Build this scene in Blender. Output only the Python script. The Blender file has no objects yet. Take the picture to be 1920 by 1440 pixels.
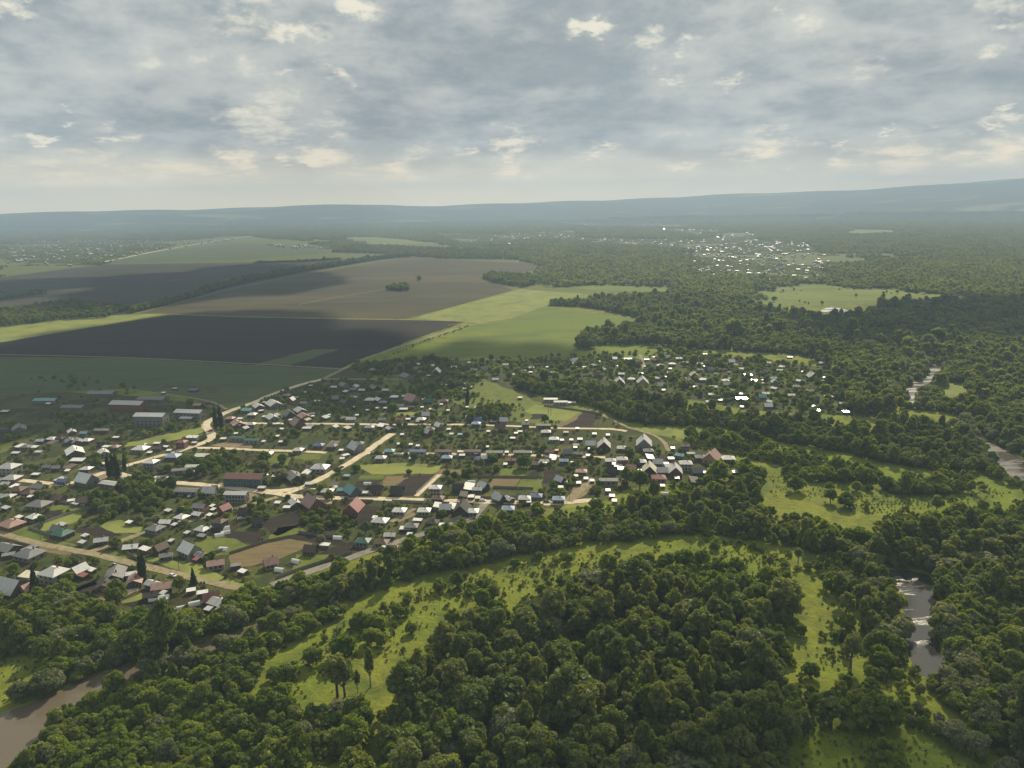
import bpy, bmesh, math, random
import numpy as np
from mathutils import Vector, Matrix
from mathutils.geometry import tessellate_polygon

random.seed(7)
RNG = np.random.default_rng(11)
scene = bpy.context.scene
COL = scene.collection
R = math.radians

# ------------------------------------------------------------------ camera
CAM_H = 180.0
FOC = 1392.0                      # focal length in photo pixels (photo 1920 wide)
PITCH = R(13.45)
ROLL = R(0.9)
cp, sp, ca, sa = math.cos(PITCH), math.sin(PITCH), math.cos(ROLL), math.sin(ROLL)
FWD = np.array([0, cp, -sp]); RGT0 = np.array([1.0, 0, 0]); UP0 = np.array([0, sp, cp])
RGT = RGT0 * ca - UP0 * sa
UPV = UP0 * ca + RGT0 * sa
EYE = np.array([0, 0, CAM_H])


def ray(px, py):
    px = np.asarray(px, float); py = np.asarray(py, float)
    return FWD + np.multiply.outer((px - 960) / FOC, RGT) + np.multiply.outer((720 - py) / FOC, UPV)


def G(px, py, z=0.0):
    """The ground point (x, y) seen at a photo pixel, on the plane at height z."""
    d = ray(px, py)
    t = (z - CAM_H) / d[..., 2]
    return (EYE + d * t[..., None])[..., :2] if d.ndim > 1 else (EYE + d * t)[:2]


def to_px(p):
    v = np.asarray(p, float) - EYE
    w = v @ FWD
    return 960 + FOC * (v @ RGT) / w, 720 - FOC * (v @ UPV) / w, w


def poly(pts, z=0.0):
    a = np.array(pts, float)
    return G(a[:, 0], a[:, 1], z)


def inside(P, pg):
    x, y = P[:, 0], P[:, 1]
    c = np.zeros(len(P), bool)
    n = len(pg)
    for i in range(n):
        x1, y1 = pg[i]; x2, y2 = pg[(i + 1) % n]
        m = (y1 > y) != (y2 > y)
        if y2 != y1:
            c ^= m & (x < (x2 - x1) * (y - y1) / (y2 - y1) + x1)
    return c


cam_d = bpy.data.cameras.new('camera')
cam = bpy.data.objects.new('camera', cam_d)
COL.objects.link(cam)
M = Matrix((( RGT[0], UPV[0], -FWD[0], 0), (RGT[1], UPV[1], -FWD[1], 0), (RGT[2], UPV[2], -FWD[2], CAM_H), (0, 0, 0, 1)))
cam.matrix_world = M
cam_d.sensor_width = 36; cam_d.lens = FOC / 1920 * 36
cam_d.clip_start = 1; cam_d.clip_end = 60000
scene.camera = cam

# ------------------------------------------------------------------ materials
class NT:
    def __init__(s, tree): s.t = tree
    def n(s, kind, **kw):
        nd = s.t.nodes.new(kind)
        ins = kw.pop('ins', {})
        for k, v in kw.items(): setattr(nd, k, v)
        for k, v in ins.items():
            if isinstance(v, bpy.types.NodeSocket): s.t.links.new(v, nd.inputs[k])
            else: nd.inputs[k].default_value = v
        return nd
    def math(s, op, a, b=0.0, c=0.0, clamp=False):
        return s.n('ShaderNodeMath', operation=op, use_clamp=clamp, ins={0: a, 1: b, 2: c}).outputs[0]
    def mix(s, f, a, b, mode='MIX'):
        nd = s.n('ShaderNodeMix', data_type='RGBA', blend_type=mode, ins={0: f, 6: a, 7: b})
        return nd.outputs[2]
    def noise(s, vec, scale, detail=4, rough=0.55, dist=0.0):
        return s.n('ShaderNodeTexNoise', ins={'Vector': vec, 'Scale': scale, 'Detail': detail, 'Roughness': rough, 'Distortion': dist}).outputs['Fac']
    def ramp(s, f, lo, hi):
        return s.n('ShaderNodeMapRange', interpolation_type='SMOOTHSTEP', ins={0: f, 1: lo, 2: hi, 3: 0.0, 4: 1.0}).outputs[0]


def rgb(c): return (c[0], c[1], c[2], 1.0)


def mat(name):
    m = bpy.data.materials.new(name); m.use_nodes = True
    m.node_tree.nodes.clear()
    t = NT(m.node_tree)
    out = t.n('ShaderNodeOutputMaterial')
    return m, t, out


def principled(t, out, col, rough=0.9, metal=0.0, spec=0.3, bump=None):
    ins = {'Base Color': col, 'Roughness': rough, 'Metallic': metal, 'Specular IOR Level': spec}
    if bump is not None: ins['Normal'] = bump
    b = t.n('ShaderNodeBsdfPrincipled', ins=ins)
    t.t.links.new(b.outputs[0], out.inputs['Surface'])
    return b


def ground_mat(name, a, b, c=None, s1=0.006, s2=0.05, s3=0.6, stretch=None, bump=0.0):
    """three-scale mottled ground: a/b large patches, c small flecks"""
    m, t, out = mat(name)
    pos = t.n('ShaderNodeNewGeometry').outputs['Position']
    if stretch:
        mp = t.n('ShaderNodeMapping', ins={'Vector': pos, 'Rotation': (0, 0, R(stretch[0])), 'Scale': (stretch[1], stretch[2], 1)})
        pos2 = mp.outputs[0]
    else: pos2 = pos
    f1 = t.ramp(t.noise(pos2, s1, 5, 0.6, 0.5), 0.35, 0.65)
    col = t.mix(f1, rgb(a), rgb(b))
    f2 = t.noise(pos2, s2, 6, 0.65, 0.3)
    col = t.mix(t.ramp(f2, 0.42, 0.72), col, rgb(c or tuple(x * 0.6 for x in a)))
    f3 = t.noise(pos, s3, 3, 0.7)
    col = t.mix(0.55, col, t.mix(f3, (0.35, 0.35, 0.35, 1), (1.6, 1.6, 1.6, 1)), 'MULTIPLY')
    if stretch:
        wv = t.n('ShaderNodeTexWave', wave_type='BANDS', bands_direction='Y', ins={'Vector': t.n('ShaderNodeMapping', ins={'Vector': pos, 'Rotation': (0, 0, R(stretch[0]))}).outputs[0], 'Scale': 0.035 if s1 < .02 else .5, 'Distortion': 1.6, 'Detail': 3.0, 'Detail Scale': 0.6}).outputs['Fac']
        col = t.mix(0.4, col, t.mix(wv, (0.55, 0.56, 0.55, 1), (1.35, 1.34, 1.3, 1)), 'MULTIPLY')
    nrm = None
    if bump:
        nrm = t.n('ShaderNodeBump', ins={'Strength': bump, 'Distance': 1.0, 'Height': t.noise(pos, s3, 4, 0.7)}).outputs[0]
    principled(t, out, col, 0.95, spec=0.1, bump=nrm)
    return m


def leaf_mat(name, a, b, trans=0.42):
    """leaf colour a..b varying from tree to tree and clump to clump; thin leaves let light through"""
    m, t, out = mat(name)
    rnd = t.n('ShaderNodeObjectInfo').outputs['Random']
    pos = t.n('ShaderNodeNewGeometry').outputs['Position']
    col = t.mix(rnd, rgb(a), rgb(b))
    f = t.noise(pos, 0.35, 3, 0.7)
    col = t.mix(0.7, col, t.mix(f, (0.45, 0.5, 0.45, 1), (1.6, 1.5, 1.5, 1)), 'MULTIPLY')
    d = t.n('ShaderNodeBsdfDiffuse', ins={'Color': col})
    tc = t.mix(1.0, col, (1.5, 1.45, 0.6, 1), 'MULTIPLY')
    tr = t.n('ShaderNodeBsdfTranslucent', ins={'Color': tc})
    g = t.n('ShaderNodeBsdfGlossy', ins={'Color': (0.5, 0.52, 0.5, 1), 'Roughness': 0.5})
    mx = t.n('ShaderNodeMixShader', ins={0: trans, 1: d.outputs[0], 2: tr.outputs[0]})
    mx2 = t.n('ShaderNodeMixShader', ins={0: 0.03, 1: mx.outputs[0], 2: g.outputs[0]})
    t.t.links.new(mx2.outputs[0], out.inputs['Surface'])
    return m


def plain_mat(name, col, rough=0.8, metal=0.0, spec=0.3, var=0.35, nscale=0.8, bump=0.0):
    m, t, out = mat(name)
    tc = t.n('ShaderNodeTexCoord').outputs['Object']
    f = t.noise(tc, nscale, 5, 0.65)
    rnd = t.n('ShaderNodeObjectInfo').outputs['Random']
    c = t.mix(f, rgb([x * (1 - var) for x in col]), rgb([min(x * (1 + var), 0.9) for x in col]))
    c = t.mix(0.5, c, t.mix(rnd, (0.6, 0.6, 0.6, 1), (1.35, 1.35, 1.35, 1)), 'MULTIPLY')
    nrm = None
    if bump:
        nrm = t.n('ShaderNodeBump', ins={'Strength': bump, 'Distance': 0.1, 'Height': f}).outputs[0]
    principled(t, out, c, rough, metal, spec, nrm)
    return m


def roof_mat(name, col, rough=0.4, metal=0.0, spec=0.5, rust=0.25):
    """painted or galvanised sheet: ribs down the slope, streaks and weathering"""
    m, t, out = mat(name)
    tc = t.n('ShaderNodeTexCoord').outputs['Object']
    mp = t.n('ShaderNodeMapping', ins={'Vector': tc, 'Scale': (1.0, 0.25, 0.25)}).outputs[0]
    f = t.noise(mp, 1.1, 5, 0.7)
    rnd = t.n('ShaderNodeObjectInfo').outputs['Random']
    c = t.mix(t.ramp(f, 0.4, 0.8), rgb(col), rgb([col[0] * 0.62, col[1] * 0.58, col[2] * 0.54]))
    c = t.mix(rust, c, t.mix(rnd, (0.55, 0.52, 0.5, 1), (1.25, 1.25, 1.2, 1)), 'MULTIPLY')
    w = t.n('ShaderNodeTexWave', wave_type='BANDS', bands_direction='X', ins={'Vector': tc, 'Scale': 1.4, 'Distortion': 0.2}).outputs['Fac']
    nrm = t.n('ShaderNodeBump', ins={'Strength': 0.25, 'Distance': 0.05, 'Height': w}).outputs[0]
    rr = t.math('ADD', rough, t.math('MULTIPLY', f, 0.25))
    principled(t, out, c, rr, metal, spec, nrm)
    return m


# ------------------------------------------------------------------ object helpers
def tag(o, label=None, cat=None, group=None, kind=None):
    if label: o['label'] = label
    if cat: o['category'] = cat
    if group: o['group'] = group
    if kind: o['kind'] = kind
    return o


def mesh_np(name, V, F, mats=(), fm=None, smooth=False):
    """mesh from a vertex array and a list of equal-size faces (array) or mixed lists"""
    me = bpy.data.meshes.new(name)
    V = np.asarray(V, np.float32)
    if isinstance(F, np.ndarray):
        n, k = F.shape
        me.vertices.add(len(V)); me.vertices.foreach_set('co', V.ravel())
        me.loops.add(n * k); me.loops.foreach_set('vertex_index', F.astype(np.int32).ravel())
        me.polygons.add(n); me.polygons.foreach_set('loop_start', np.arange(0, n * k, k, dtype=np.int32))
        try: me.polygons.foreach_set('loop_total', np.full(n, k, np.int32))
        except Exception: pass
    else:
        me.from_pydata([tuple(v) for v in V], [], F)
    for m in mats: me.materials.append(m)
    if fm is not None: me.polygons.foreach_set('material_index', np.asarray(fm, np.int32))
    me.update(calc_edges=True)
    if smooth: me.polygons.foreach_set('use_smooth', np.ones(len(me.polygons), bool))
    return me


def link(name, me, parent=None, loc=None, rz=None, coll=None):
    o = bpy.data.objects.new(name, me)
    (coll or COL).objects.link(o)
    if parent is not None: o.parent = parent
    if loc is not None: o.location = loc
    if rz is not None: o.rotation_euler = (0, 0, rz)
    return o


def empty(name, loc, rz=0.0):
    o = bpy.data.objects.new(name, None); COL.objects.link(o)
    o.location = loc; o.rotation_euler = (0, 0, rz); o.empty_display_size = 1
    return o


def patch(name, pg, z, m, kind='structure', label=None):
    """a flat area of ground: field, plot, water"""
    V = [(p[0], p[1], 0.0) for p in pg]
    tris = tessellate_polygon([[Vector(v) for v in V]])
    c = np.mean(np.array(V), axis=0)
    F = []
    for a, b, d in tris:
        va, vb, vd = (np.array(V[i]) for i in (a, b, d))
        F.append((a, b, d) if np.cross(vb - va, vd - va)[2] > 0 else (a, d, b))
    me = mesh_np(name, [(v[0] - c[0], v[1] - c[1], 0) for v in V], F, [m])
    o = link(name, me, loc=(c[0], c[1], z))
    tag(o, label=label, kind=kind)
    return o


def smooth_line(P, step=4.0):
    P = np.asarray(P, float)
    Q = np.vstack([2 * P[0] - P[1], P, 2 * P[-1] - P[-2]])
    out = []
    for i in range(1, len(Q) - 2):
        p0, p1, p2, p3 = Q[i - 1:i + 3]
        n = max(2, int(np.linalg.norm(p2 - p1) / step))
        for k in range(n):
            u = k / n
            out.append(0.5 * ((2 * p1) + (-p0 + p2) * u + (2 * p0 - 5 * p1 + 4 * p2 - p3) * u * u + (-p0 + 3 * p1 - 3 * p2 + p3) * u ** 3))
    out.append(P[-1])
    return np.array(out)


def ribbon(name, line, w, z, m, kind='structure', label=None, wob=0.25):
    L = smooth_line(line)
    T = np.gradient(L, axis=0); T /= np.linalg.norm(T, axis=1)[:, None] + 1e-9
    N = np.stack([-T[:, 1], T[:, 0]], 1)
    rg = np.random.default_rng(int(abs(L[0, 0] * 7 + L[-1, 1] * 3)) + 1)
    wl = w / 2 * (1 + wob * (rg.random(len(L)) - .5)); wr = w / 2 * (1 + wob * (rg.random(len(L)) - .5))
    V = np.zeros((len(L) * 2, 3)); V[0::2, :2] = L + N * wl[:, None]; V[1::2, :2] = L - N * wr[:, None]
    i = np.arange(len(L) - 1) * 2
    F = np.stack([i, i + 1, i + 3, i + 2], 1)
    c = V.mean(0); V -= c
    me = mesh_np(name, V, F, [m])
    o = link(name, me, loc=(c[0], c[1], z)); tag(o, label=label, kind=kind)
    return o


# ------------------------------------------------------------------ sun, sky, air
SUN_AZ, SUN_EL = R(21), R(36)     # azimuth to the right of straight ahead
sdir = Vector((math.sin(SUN_AZ) * math.cos(SUN_EL), math.cos(SUN_AZ) * math.cos(SUN_EL), math.sin(SUN_EL)))
sd = bpy.data.lights.new('sun', 'SUN'); sd.energy = 5.0; sd.angle = R(0.9); sd.color = (1.0, 0.88, 0.66)
sun = bpy.data.objects.new('sun', sd); COL.objects.link(sun)
sun.rotation_euler = sdir.to_track_quat('Z', 'Y').to_euler(); sun.location = (0, 0, 900)

w = bpy.data.worlds.new('World'); scene.world = w; w.use_nodes = True
w.node_tree.nodes.clear()
t = NT(w.node_tree)
wo = t.n('ShaderNodeOutputWorld')
d = t.n('ShaderNodeTexCoord').outputs['Generated']
sx = t.n('ShaderNodeSeparateXYZ', ins={0: d})
X, Y, Z = sx.outputs
zc = t.math('MAXIMUM', Z, 0.0)
zd = t.math('ADD', zc, 0.13)
u = t.math('MULTIPLY', t.math('ARCTAN2', X, Y), 4.0); v = t.math('MULTIPLY', t.math('LOGARITHM', zd, 2.71828), 2.7)
uv = t.n('ShaderNodeCombineXYZ', ins={0: u, 1: v, 2: 0.37}).outputs[0]
n1 = t.noise(uv, 1.05, 5, 0.55, 0.15)         # cloud sheet thickness
n2 = t.noise(t.n('ShaderNodeVectorMath', operation='ADD', ins={0: uv, 1: (17.3, 4.1, 0)}).outputs[0], 3.0, 6, 0.62, 0.1)   # broken edges
n3 = t.noise(t.n('ShaderNodeVectorMath', operation='ADD', ins={0: uv, 1: (3.3, 41.0, 8)}).outputs[0], 4.6, 6, 0.66, 0.15)
sky = t.n('ShaderNodeTexSky', sky_type='NISHITA', sun_disc=False, sun_elevation=SUN_EL, sun_rotation=SUN_AZ, altitude=200, air_density=1.2, dust_density=2.0)
blue = t.n('ShaderNodeVectorMath', operation='SCALE', ins={0: sky.outputs[0], 'Scale': 0.05}).outputs[0]
el = t.math('ARCSINE', Z)
cden = t.math('ADD', t.math('MULTIPLY', n1, 0.56), t.math('MULTIPLY', n2, 0.44))
base = t.mix(t.ramp(cden, 0.40, 0.60), (0.65, 0.665, 0.63, 1), (0.325, 0.382, 0.418, 1))
base = t.mix(t.math('MULTIPLY', t.ramp(n3, 0.42, 0.66), 0.35), base, (0.56, 0.575, 0.55, 1))
# breaks in the sheet: cream sunlit edges, a little blue-white sky inside them
WORLD_BREAKS = [  # azimuth, elevation (photo x, y), size, strength
    (545, 65, 52, 1.0), (600, 70, 60, .7), (535, 150, 26, .8), (630, 140, 40, .9), (500, 225, 90, .8), (620, 215, 40, .7), (660, 10, 50, 1.0),
    (80, 266, 24, .9), (115, 215, 18, .8), (240, 235, 50, .8), (40, 20, 60, .7), (540, 295, 30, 1.0), (610, 292, 50, .9), (440, 296, 50, .7),
    (760, 324, 60, .6), (945, 318, 30, .7), (960, 268, 50, .7), (870, 284, 22, .8), (1100, 282, 32, .8), (1110, 64, 40, 1.0), (1215, 85, 55, .9),
    (1275, 85, 40, .9), (1280, 135, 30, .8), (1500, 22, 45, .8), (1605, 241, 18, 1.0), (1648, 240, 20, 1.0), (1870, 90, 40, 1.0), (1890, 218, 30, .9),
    (1620, 128, 60, .5), (1430, 285, 60, .7), (1410, 305, 30, .8), (1565, 296, 40, .7), (1700, 295, 90, .5), (1850, 290, 70, .6), (1290, 308, 40, .6),
    (200, 254, 20, .8), (280, 336, 30, .6), (120, 330, 90, .5), (970, 186, 22, .5), (1390, 160, 30, .5), (450, 20, 80, .5), (1900, 30, 60, .6)]
acc = None
warp = t.n('ShaderNodeVectorMath', operation='SCALE', ins={0: t.n('ShaderNodeVectorMath', operation='SUBTRACT', ins={0: t.n('ShaderNodeTexNoise', ins={'Vector': uv, 'Scale': 3.4, 'Detail': 5, 'Roughness': 0.65}).outputs['Color'], 1: (0.5, 0.5, 0.5)}).outputs[0], 'Scale': 0.11}).outputs[0]
dw = t.n('ShaderNodeVectorMath', operation='ADD', ins={0: d, 1: warp}).outputs[0]
dw = t.n('ShaderNodeVectorMath', operation='MULTIPLY', ins={0: dw, 1: (1, 1, 1.9)}).outputs[0]
for (bx, by, bs, st) in WORLD_BREAKS:
    if by > 250: bs, st = bs * 1.25, st * 1.3
    q = ray(bx, by); q = q / np.linalg.norm(q) * np.array([1, 1, 1.9])
    ln = t.n('ShaderNodeVectorMath', operation='DISTANCE', ins={0: dw, 1: tuple(q)}).outputs['Value']
    s = t.math('MULTIPLY_ADD', ln, -st * FOC / bs / 1.25, st)
    acc = s if acc is None else t.math('MAXIMUM', acc, s)
acc = t.math('MAXIMUM', acc, 0.0)
gen = t.math('SUBTRACT', 1.0, t.ramp(cden, 0.36, 0.43))
brk = t.math('MAXIMUM', t.math('MULTIPLY', gen, 0.72), t.ramp(t.math('ADD', acc, t.math('MULTIPLY', t.math('SUBTRACT', n3, 0.5), 2.0)), 0.24, 0.95))
lowf = t.ramp(el, 0.03, 0.10)
bright = t.mix(lowf, (1.55, 1.22, 0.80, 1), (1.02, 0.96, 0.78, 1))
# pale warm band over the horizon, warmer to the west (left)
hz = t.math('SUBTRACT', 1.0, t.ramp(el, -0.005, 0.085))
side = t.ramp(X, -0.6, 0.55)
warm = t.mix(side, (2.0, 1.55, 0.80, 1), (1.65, 1.32, 0.80, 1))
base = t.mix(t.math('MULTIPLY', hz, 0.78), base, warm)
colr = t.mix(t.math('MULTIPLY', brk, 0.92), base, bright)
# the sky behind thin places
colr = t.mix(t.math('MULTIPLY', t.ramp(n1, 0.62, 0.8), 0.25), colr, blue)
# glare of the veiled sun high above the picture
dt = t.n('ShaderNodeVectorMath', operation='DOT_PRODUCT', ins={0: d, 1: tuple(sdir)}).outputs['Value']
gl = t.math('POWER', t.math('MAXIMUM', dt, 0.0), 40.0)
colr = t.mix(t.math('MULTIPLY', gl, 0.9), colr, (2.6, 2.3, 1.75, 1))
# below the horizon: dim earth
colr = t.mix(t.ramp(Z, -0.06, -0.01), (0.06, 0.075, 0.05, 1), colr)
w.cycles.sampling_method = 'NONE'
bg = t.n('ShaderNodeBackground', ins={0: colr, 1: 0.80})
t.t.links.new(bg.outputs[0], wo.inputs['Surface'])

m_h = bpy.data.materials.new('haze_air'); m_h.use_nodes = True; m_h.node_tree.nodes.clear()
t = NT(m_h.node_tree)
o_ = t.n('ShaderNodeOutputMaterial')
HAZE_D = 1.22e-4
pv = t.n('ShaderNodeVolumePrincipled', ins={'Color': (0.56, 0.73, 0.98, 1), 'Density': HAZE_D, 'Anisotropy': 0.0})
t.t.links.new(pv.outputs[0], o_.inputs['Volume'])
bx0, by0, bz0, bx1, by1, bz1 = -12100, -12100, -2, 12100, 12100, 540
hv = [(x, y, z) for z in (bz0, bz1) for y in (by0, by1) for x in (bx0, bx1)]
hf = [(0, 2, 3, 1), (4, 5, 7, 6), (0, 1, 5, 4), (2, 6, 7, 3), (0, 4, 6, 2), (1, 3, 7, 5)]
hz_o = link('haze', mesh_np('haze', hv, hf, [m_h])); tag(hz_o, kind='stuff', label='pale blue haze filling the air over the whole valley')

scene.view_settings.view_transform = 'Standard'
scene.view_settings.look = 'None'
scene.view_settings.exposure = 0.22
scene.view_settings.gamma = 1.0
scene.view_settings.use_curve_mapping = False
scene.render.engine = 'CYCLES'
scene.cycles.use_denoising = True
scene.cycles.max_bounces = 6
scene.cycles.diffuse_bounces = 3
scene.cycles.transparent_max_bounces = 6
scene.cycles.volume_bounces = 1

# ------------------------------------------------------------------ terrain
def crest(az):
    """height of the far ridge (m) by azimuth, read off the skyline"""
    px = np.array([-300, 0, 300, 600, 730, 780, 1000, 1200, 1500, 1920, 2300])
    py = np.array([399, 397, 389, 381, 378, 381, 376, 367, 357, 338, 328.])
    hz = 402 - 0.0156 * px
    el = (hz - py) / FOC
    a = np.arctan((px - 960) / FOC * 1.02)
    return CAM_H - 42 + 11300 * np.interp(az, a, el)


def terrain_z(x, y):
    r = np.hypot(x, y); az = np.arctan2(x, y)
    front = np.clip((1.15 - np.abs(az)) / 0.25, 0, 1)
    ca_ = crest(np.clip(az, -0.8, 0.8))
    s = np.clip((r - 7600) / (11300 - 7600), 0, 1); s = s * s * (3 - 2 * s)
    z = ca_ * s
    back = np.clip((r - 11300) / 2000, 0, 1)
    z = z * (1 - 0.5 * back * back)
    # nearer, lower ridge on the right
    rx = np.clip((az + 0.02) / 0.3, 0, 1)
    b = np.exp(-((r - 8900) / 700.0) ** 2) * 60 * rx
    z = z + b
    z += np.clip((r - 7600) / 1500, 0, 1) * (9 * np.sin(az * 23 + r * 0.0012) + 6 * np.sin(az * 61 + 1.3 + r * .003))
    return np.maximum(z * front, 0)


rr = np.concatenate([[0.0], np.geomspace(40, 7000, 46), np.linspace(7200, 11950, 40)])
NA = 360
aa = np.arange(NA) / NA * 2 * np.pi
XX = np.outer(rr, np.sin(aa)); YY = np.outer(rr, np.cos(aa))
V = np.stack([XX, YY, terrain_z(XX, YY)], -1).reshape(-1, 3)
ii, jj = np.meshgrid(np.arange(len(rr) - 1), np.arange(NA), indexing='ij')
a0 = ii * NA + jj; a1 = ii * NA + (jj + 1) % NA
F = np.stack([a0, a1, a1 + NA, a0 + NA], -1).reshape(-1, 4)[:, ::-1]
m_ground, t, out = mat('valley_ground')
pos = t.n('ShaderNodeNewGeometry').outputs['Position']
f1 = t.ramp(t.noise(pos, 0.008, 6, 0.6, 0.4), 0.36, 0.64)
f2 = t.ramp(t.noise(pos, 0.045, 6, 0.68, 0.6), 0.40, 0.70)
f3 = t.noise(pos, 0.5, 4, 0.75)
mead = t.mix(f1, (0.158, 0.200, 0.022, 1), (0.200, 0.214, 0.034, 1))
mead = t.mix(f2, mead, (0.088, 0.120, 0.024, 1))
mead = t.mix(t.math('MULTIPLY', t.ramp(t.noise(pos, 0.02, 5, 0.7, 1.0), 0.55, 0.75), 0.6), mead, (0.24, 0.19, 0.06, 1))
mead = t.mix(0.75, mead, t.mix(t.math('ADD', t.math('MULTIPLY', f3, .6), t.math('MULTIPLY', t.noise(pos, 0.16, 4, 0.7), .4)), (0.12, 0.14, 0.12, 1), (1.9, 1.85, 1.8, 1)), 'MULTIPLY')
# the far hills are wooded, with a few clearings
ff = t.ramp(t.noise(t.n('ShaderNodeMapping', ins={'Vector': pos, 'Scale': (0.5, 1.0, 1.0)}).outputs[0], 0.0022, 5, 0.6, 0.6), 0.56, 0.64)
forest = t.mix(t.noise(pos, 0.012, 4, 0.7), (0.022, 0.034, 0.014, 1), (0.05, 0.068, 0.024, 1))
forest = t.mix(t.math('MULTIPLY', ff, 0.7), forest, (0.24, 0.25, 0.10, 1))
dist = t.n('ShaderNodeVectorMath', operation='LENGTH', ins={0: pos}).outputs['Value']
mead = t.mix(t.math('MULTIPLY', t.ramp(dist, 1000, 1900), 0.6), mead, (0.075, 0.085, 0.035, 1))
gcol = t.mix(t.ramp(dist, 5600, 7600), mead, forest)
bmp = t.n('ShaderNodeBump', ins={'Strength': 0.8, 'Distance': 1.6, 'Height': t.noise(pos, 0.3, 5, 0.75)}).outputs[0]
principled(t, out, gcol, 0.95, spec=0.08, bump=bmp)
gr = link('ground', mesh_np('ground', V, F, [m_ground], smooth=True)); tag(gr, kind='structure', label='green valley floor rising to wooded hills on the skyline')

# ------------------------------------------------------------------ fields, meadows, plots
m_plough = ground_mat('ploughed_soil', (0.024, 0.019, 0.012), (0.033, 0.026, 0.016), (0.017, 0.014, 0.010), 0.004, 0.03, 0.5, (-20, 0.2, 1.2))
m_stub = ground_mat('brown_field_soil', (0.058, 0.051, 0.024), (0.092, 0.076, 0.032), (0.040, 0.042, 0.022), 0.0035, 0.012, 0.3, (-14, 0.35, 1.3))
m_stub_dark = ground_mat('dark_stubble_soil', (0.040, 0.036, 0.022), (0.054, 0.048, 0.026), (0.030, 0.033, 0.020), 0.004, 0.014, 0.3, (-14, 0.3, 1.3))
m_crop = ground_mat('young_crop', (0.122, 0.162, 0.022), (0.165, 0.192, 0.030), (0.085, 0.112, 0.024), 0.004, 0.012, 0.4, (-12, 0.4, 1.4))
m_crop_dull = ground_mat('dull_pasture', (0.070, 0.098, 0.034), (0.090, 0.112, 0.036), (0.052, 0.072, 0.028), 0.005, 0.02, 0.4, (-8, 0.4, 1.3))
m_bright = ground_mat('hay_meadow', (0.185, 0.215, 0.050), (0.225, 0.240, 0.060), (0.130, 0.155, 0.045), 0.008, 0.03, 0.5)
m_yard = ground_mat('village_turf', (0.062, 0.078, 0.024), (0.090, 0.088, 0.036), (0.042, 0.050, 0.020), 0.02, 0.09, 0.7, bump=0.5)
def village_mat(name):
    """garden strips between the houses: each strip its own crop, turf or bare soil, running off the streets"""
    m, t, out = mat(name)
    pos = t.n('ShaderNodeNewGeometry').outputs['Position']
    wv = t.n('ShaderNodeVectorMath', operation='ADD', ins={0: pos, 1: t.n('ShaderNodeVectorMath', operation='SCALE', ins={0: t.n('ShaderNodeTexNoise', ins={'Vector': pos, 'Scale': 0.02, 'Detail': 2}).outputs['Color'], 'Scale': 14.0}).outputs[0]}).outputs[0]
    def strips(rot, wd, ht, off):
        mp = t.n('ShaderNodeMapping', ins={'Vector': wv, 'Rotation': (0, 0, R(rot)), 'Location': (off, off * .7, 0)}).outputs[0]
        b = t.n('ShaderNodeTexBrick', ins={'Vector': mp, 'Color1': (0, 0, 0, 1), 'Color2': (1, 1, 1, 1), 'Mortar': (.5, .5, .5, 1), 'Scale': 1.0, 'Mortar Size': 0.35, 'Brick Width': wd, 'Row Height': ht})
        return b.outputs['Color'], b.outputs['Fac']
    k1, e1 = strips(6, 13, 38, 0); k2, e2 = strips(6, 31, 17, 9)
    c = t.mix(k1, (0.040, 0.052, 0.018, 1), (0.088, 0.100, 0.030, 1))
    soil = t.ramp(t.math('MULTIPLY', k2, t.math('ADD', k1, .25)), .5, .75)
    c = t.mix(t.math('MULTIPLY', soil, .8), c, (0.040, 0.031, 0.022, 1))
    c = t.mix(t.math('MULTIPLY', t.ramp(t.noise(pos, .05, 4, .6), .56, .68), .7), c, (0.13, 0.145, 0.034, 1))
    c = t.mix(t.math('MULTIPLY', t.ramp(t.noise(pos, .11, 5, .7), .58, .70), .55), c, (0.17, 0.135, 0.075, 1))
    c = t.mix(t.math('MULTIPLY', e1, .5), c, (0.03, 0.034, 0.014, 1))
    c = t.mix(.7, c, t.mix(t.noise(pos, .55, 4, .75), (.25, .27, .25, 1), (1.75, 1.7, 1.6, 1)), 'MULTIPLY')
    b = t.n('ShaderNodeBump', ins={'Strength': .7, 'Distance': 1.2, 'Height': t.noise(pos, .5, 4, .7)}).outputs[0]
    principled(t, out, c, .95, spec=.08, bump=b)
    return m


m_yard = village_mat('village_gardens')
m_grass = ground_mat('orchard_grass', (0.115, 0.145, 0.026), (0.140, 0.155, 0.034), (0.075, 0.100, 0.022), 0.03, 0.12, 0.7)
m_bed = ground_mat('dark_garden_soil', (0.030, 0.024, 0.020), (0.042, 0.033, 0.025), (0.022, 0.019, 0.016), 0.05, 0.15, 1.0, (-5, 0.3, 2.0), bump=0.4)
m_tan = ground_mat('dry_bed_soil', (0.170, 0.130, 0.065), (0.200, 0.150, 0.080), (0.120, 0.100, 0.050), 0.05, 0.15, 1.0, (-5, 0.3, 2.0))
m_dirt = ground_mat('trodden_yard_dirt', (0.200, 0.155, 0.100), (0.260, 0.200, 0.130), (0.130, 0.110, 0.060), 0.05, 0.2, 1.2)
m_sand = ground_mat('pale_sand', (0.50, 0.42, 0.28), (0.58, 0.50, 0.36), (0.36, 0.30, 0.20), 0.1, 0.4, 1.5)
m_road = ground_mat('gravel_road', (0.56, 0.48, 0.34), (0.62, 0.53, 0.39), (0.42, 0.35, 0.23), 0.05, 0.25, 1.2)
m_lane = ground_mat('earth_lane', (0.255, 0.210, 0.130), (0.31, 0.255, 0.16), (0.16, 0.15, 0.07), 0.05, 0.25, 1.2)
m_asph = ground_mat('worn_asphalt', (0.22, 0.205, 0.175), (0.26, 0.24, 0.20), (0.15, 0.14, 0.11), 0.05, 0.25, 1.2)

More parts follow.
